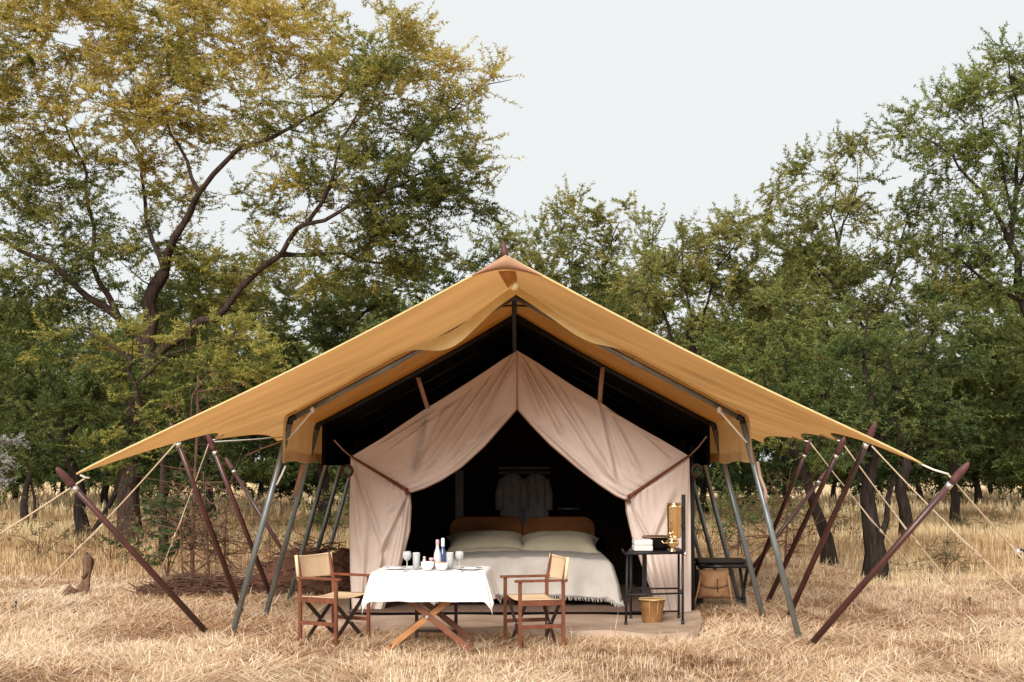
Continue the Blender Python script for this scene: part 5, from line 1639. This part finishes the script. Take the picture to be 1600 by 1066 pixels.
def inside(x, y):
    c = np.zeros(x.shape, bool)
    n = len(poly); j = n - 1
    for i in range(n):
        xi, yi = poly[i]; xj, yj = poly[j]
        c ^= ((yi > y) != (yj > y)) & (x < (xj - xi) * (y - yi) / (yj - yi + 1e-12) + xi)
        j = i
    return c


def blades(name, x, y, h, w, lean, ang, col, rng, kindlabel=None):
    """Each blade is a bent, tapering strip of its own."""
    n = len(x)
    z = gz(x, y) - .005
    base = np.stack([x, y, z], -1)
    dr = np.stack([np.cos(ang), np.sin(ang)], -1)
    sd_ = rng.uniform(0, 2 * PI, n)
    face = np.stack([np.cos(sd_), np.sin(sd_), np.zeros(n)], -1)
    face = np.where(lean[:, None] > .7, np.stack([-np.sin(ang), np.cos(ang), np.zeros(n)], -1), face)
    hor = h * np.sin(np.clip(lean, 0, 1.5)); ver = h * np.cos(np.clip(lean, 0, 1.5))
    mid = base.copy(); mid[:, :2] += dr * (hor * .46)[:, None]; mid[:, 2] += ver * .56 + .006
    tip = base.copy(); tip[:, :2] += dr * hor[:, None]; tip[:, 2] += ver * rng.uniform(.75, 1.0, n) + .008
    V = np.empty((n, 5, 3), np.float32)
    V[:, 0] = base - face * (w / 2)[:, None]; V[:, 1] = base + face * (w / 2)[:, None]
    V[:, 2] = mid + face * (w * .42)[:, None]; V[:, 3] = mid - face * (w * .42)[:, None]; V[:, 4] = tip
    i = np.arange(n)[:, None] * 5
    loops = np.concatenate([i + np.array((0, 1, 2, 3)), i + np.array((3, 2, 4))], 1).ravel()
    per = np.tile(np.array((4, 3)), n)
    me = np_mesh(name, V.reshape(-1, 3), loops, per, np.repeat(col, 2, 0))
    me.materials.append(MATS['straw'])
    o = bpy.data.objects.new(name, me); COL.objects.link(o)
    tag(o, kindlabel, 'grass', kind='stuff')
    return o


STRAW = np.array([(.28, .130, .070), (.55, .350, .200), (.78, .585, .375), (.92, .785, .590)])


def sample(n, d0, d1, rng, power=1.0, margin=1.1):
    d = d0 + (d1 - d0) * rng.random(n) ** power
    half = .405 * d + margin
    return rng.uniform(-1, 1, n) * half, d


rng = np.random.default_rng(100)
# trampled straw, lying
x, y = sample(190000, 9.6, 25, rng, 1.35)
k = ~inside(x, y) & (rng.random(len(x)) < np.clip((25 - y) / 7, 0, 1)) & (rng.random(len(x)) < np.clip(1.9 * vnoise(x * 1.7, y * 1.7, 21) - .1 + .5 * vnoise(x * 5, y * 5, 26), .3, 1))
x, y = x[k], y[k]
fa = vnoise(x * .8, y * .8, 22) * 9 + vnoise(x * 3, y * 3, 23) * 2.5
col = colours(STRAW, 2.0 * vnoise(x * 1.1, y * 1.1, 24) + .8 * vnoise(x * 4, y * 4, 25) + .55 + rng.normal(0, .8, len(x)))
blades('trampled_straw', x, y, rng.uniform(.10, .36, len(x)), rng.uniform(.005, .014, len(x)), rng.uniform(1.22, 1.53, len(x)), fa + rng.normal(0, 1.3, len(x)), col, rng,
       'pale trampled straw covering the ground round the tent')
# short standing stubble and tufts
x, y = sample(185000, 9.6, 24, rng, 1.3)
tuft = .55 * vnoise(x * 1.1, y * 1.1, 31) + .45 * vnoise(x * 4.3, y * 4.3, 32)
k = ~inside(x, y) & (rng.random(len(x)) < np.clip((tuft - .42) * 3.2, .03, 1))
x, y, tuft = x[k], y[k], tuft[k]
h = rng.uniform(.025, .08, len(x)) + .24 * np.clip(tuft - .5, 0, 1) * rng.random(len(x)) + np.where(rng.random(len(x)) < .03, rng.uniform(.06, .2, len(x)), 0)
col = colours(STRAW, 1.1 + 1.6 * tuft + rng.normal(0, .6, len(x)))
blades('stubble_grass', x, y, h, rng.uniform(.003, .007, len(x)), np.abs(rng.normal(0, .62, len(x))), rng.uniform(0, 2 * PI, len(x)), col, rng,
       'short dry grass stubble standing in tufts before the tent')
# reddish leaf and bark litter
x, y = sample(44000, 9.6, 20, rng, 1.15)
k = ~inside(x, y) & (rng.random(len(x)) < np.clip(2.2 * vnoise(x * 1.7 + 3, y * 1.7, 61) - .6, .05, 1))
x, y = x[k], y[k]
col = colours(np.array([(.13, .055, .032), (.22, .095, .052), (.33, .16, .085), (.46, .27, .15)]), rng.uniform(0, 3, len(x)))
blades('ground_litter', x, y, rng.uniform(.03, .10, len(x)), rng.uniform(.010, .026, len(x)), rng.uniform(1.2, 1.5, len(x)), rng.uniform(0, 2 * PI, len(x)), col, rng,
       'reddish brown leaf litter scattered in the straw')
# tall dry grass between and behind the trees
x, y = sample(160000, 17.5, 46, rng, 1.35, 1.5)
tuft = vnoise(x * .7, y * .7, 41)
k = ~inside(x, y) & (rng.random(len(x)) < np.clip((y - 17.0) / 9, 0, 1) * np.clip(2.2 * (tuft - .28), .16, 1)) & ~((np.abs(x) < 3.2) & (y < 20))
x, y, tuft = x[k], y[k], tuft[k]
h = (rng.uniform(.14, .40, len(x)) + .34 * np.clip(tuft - .35, 0, 1)) * np.clip((y - 14) / 12, .3, 1)
col = colours(STRAW * np.array((.70, .69, .66)), .5 + 1.9 * vnoise(x * .5, y * .5, 43) + rng.normal(0, .6, len(x)))
blades('tall_dry_grass', x, y, h, rng.uniform(.007, .014, len(x)) * np.clip(y / 24, 1, 2), np.abs(rng.normal(0, .35, len(x))), rng.uniform(0, 2 * PI, len(x)), col, rng,
       'tall tawny dry grass under the trees')
# savanna far behind
x, y = sample(36000, 44, 130, rng, 1.5, 4)
h = rng.uniform(.35, .75, len(x))
col = colours(STRAW * np.array((.76, .75, .74)), 1.2 + 1.4 * vnoise(x * .2, y * .2, 53) + rng.normal(0, .5, len(x)))
blades('savanna_grass', x, y, h, rng.uniform(.05, .11, len(x)), np.abs(rng.normal(0, .4, len(x))), rng.uniform(0, 2 * PI, len(x)), col, rng,
       'distant tawny grass plain behind the trees')
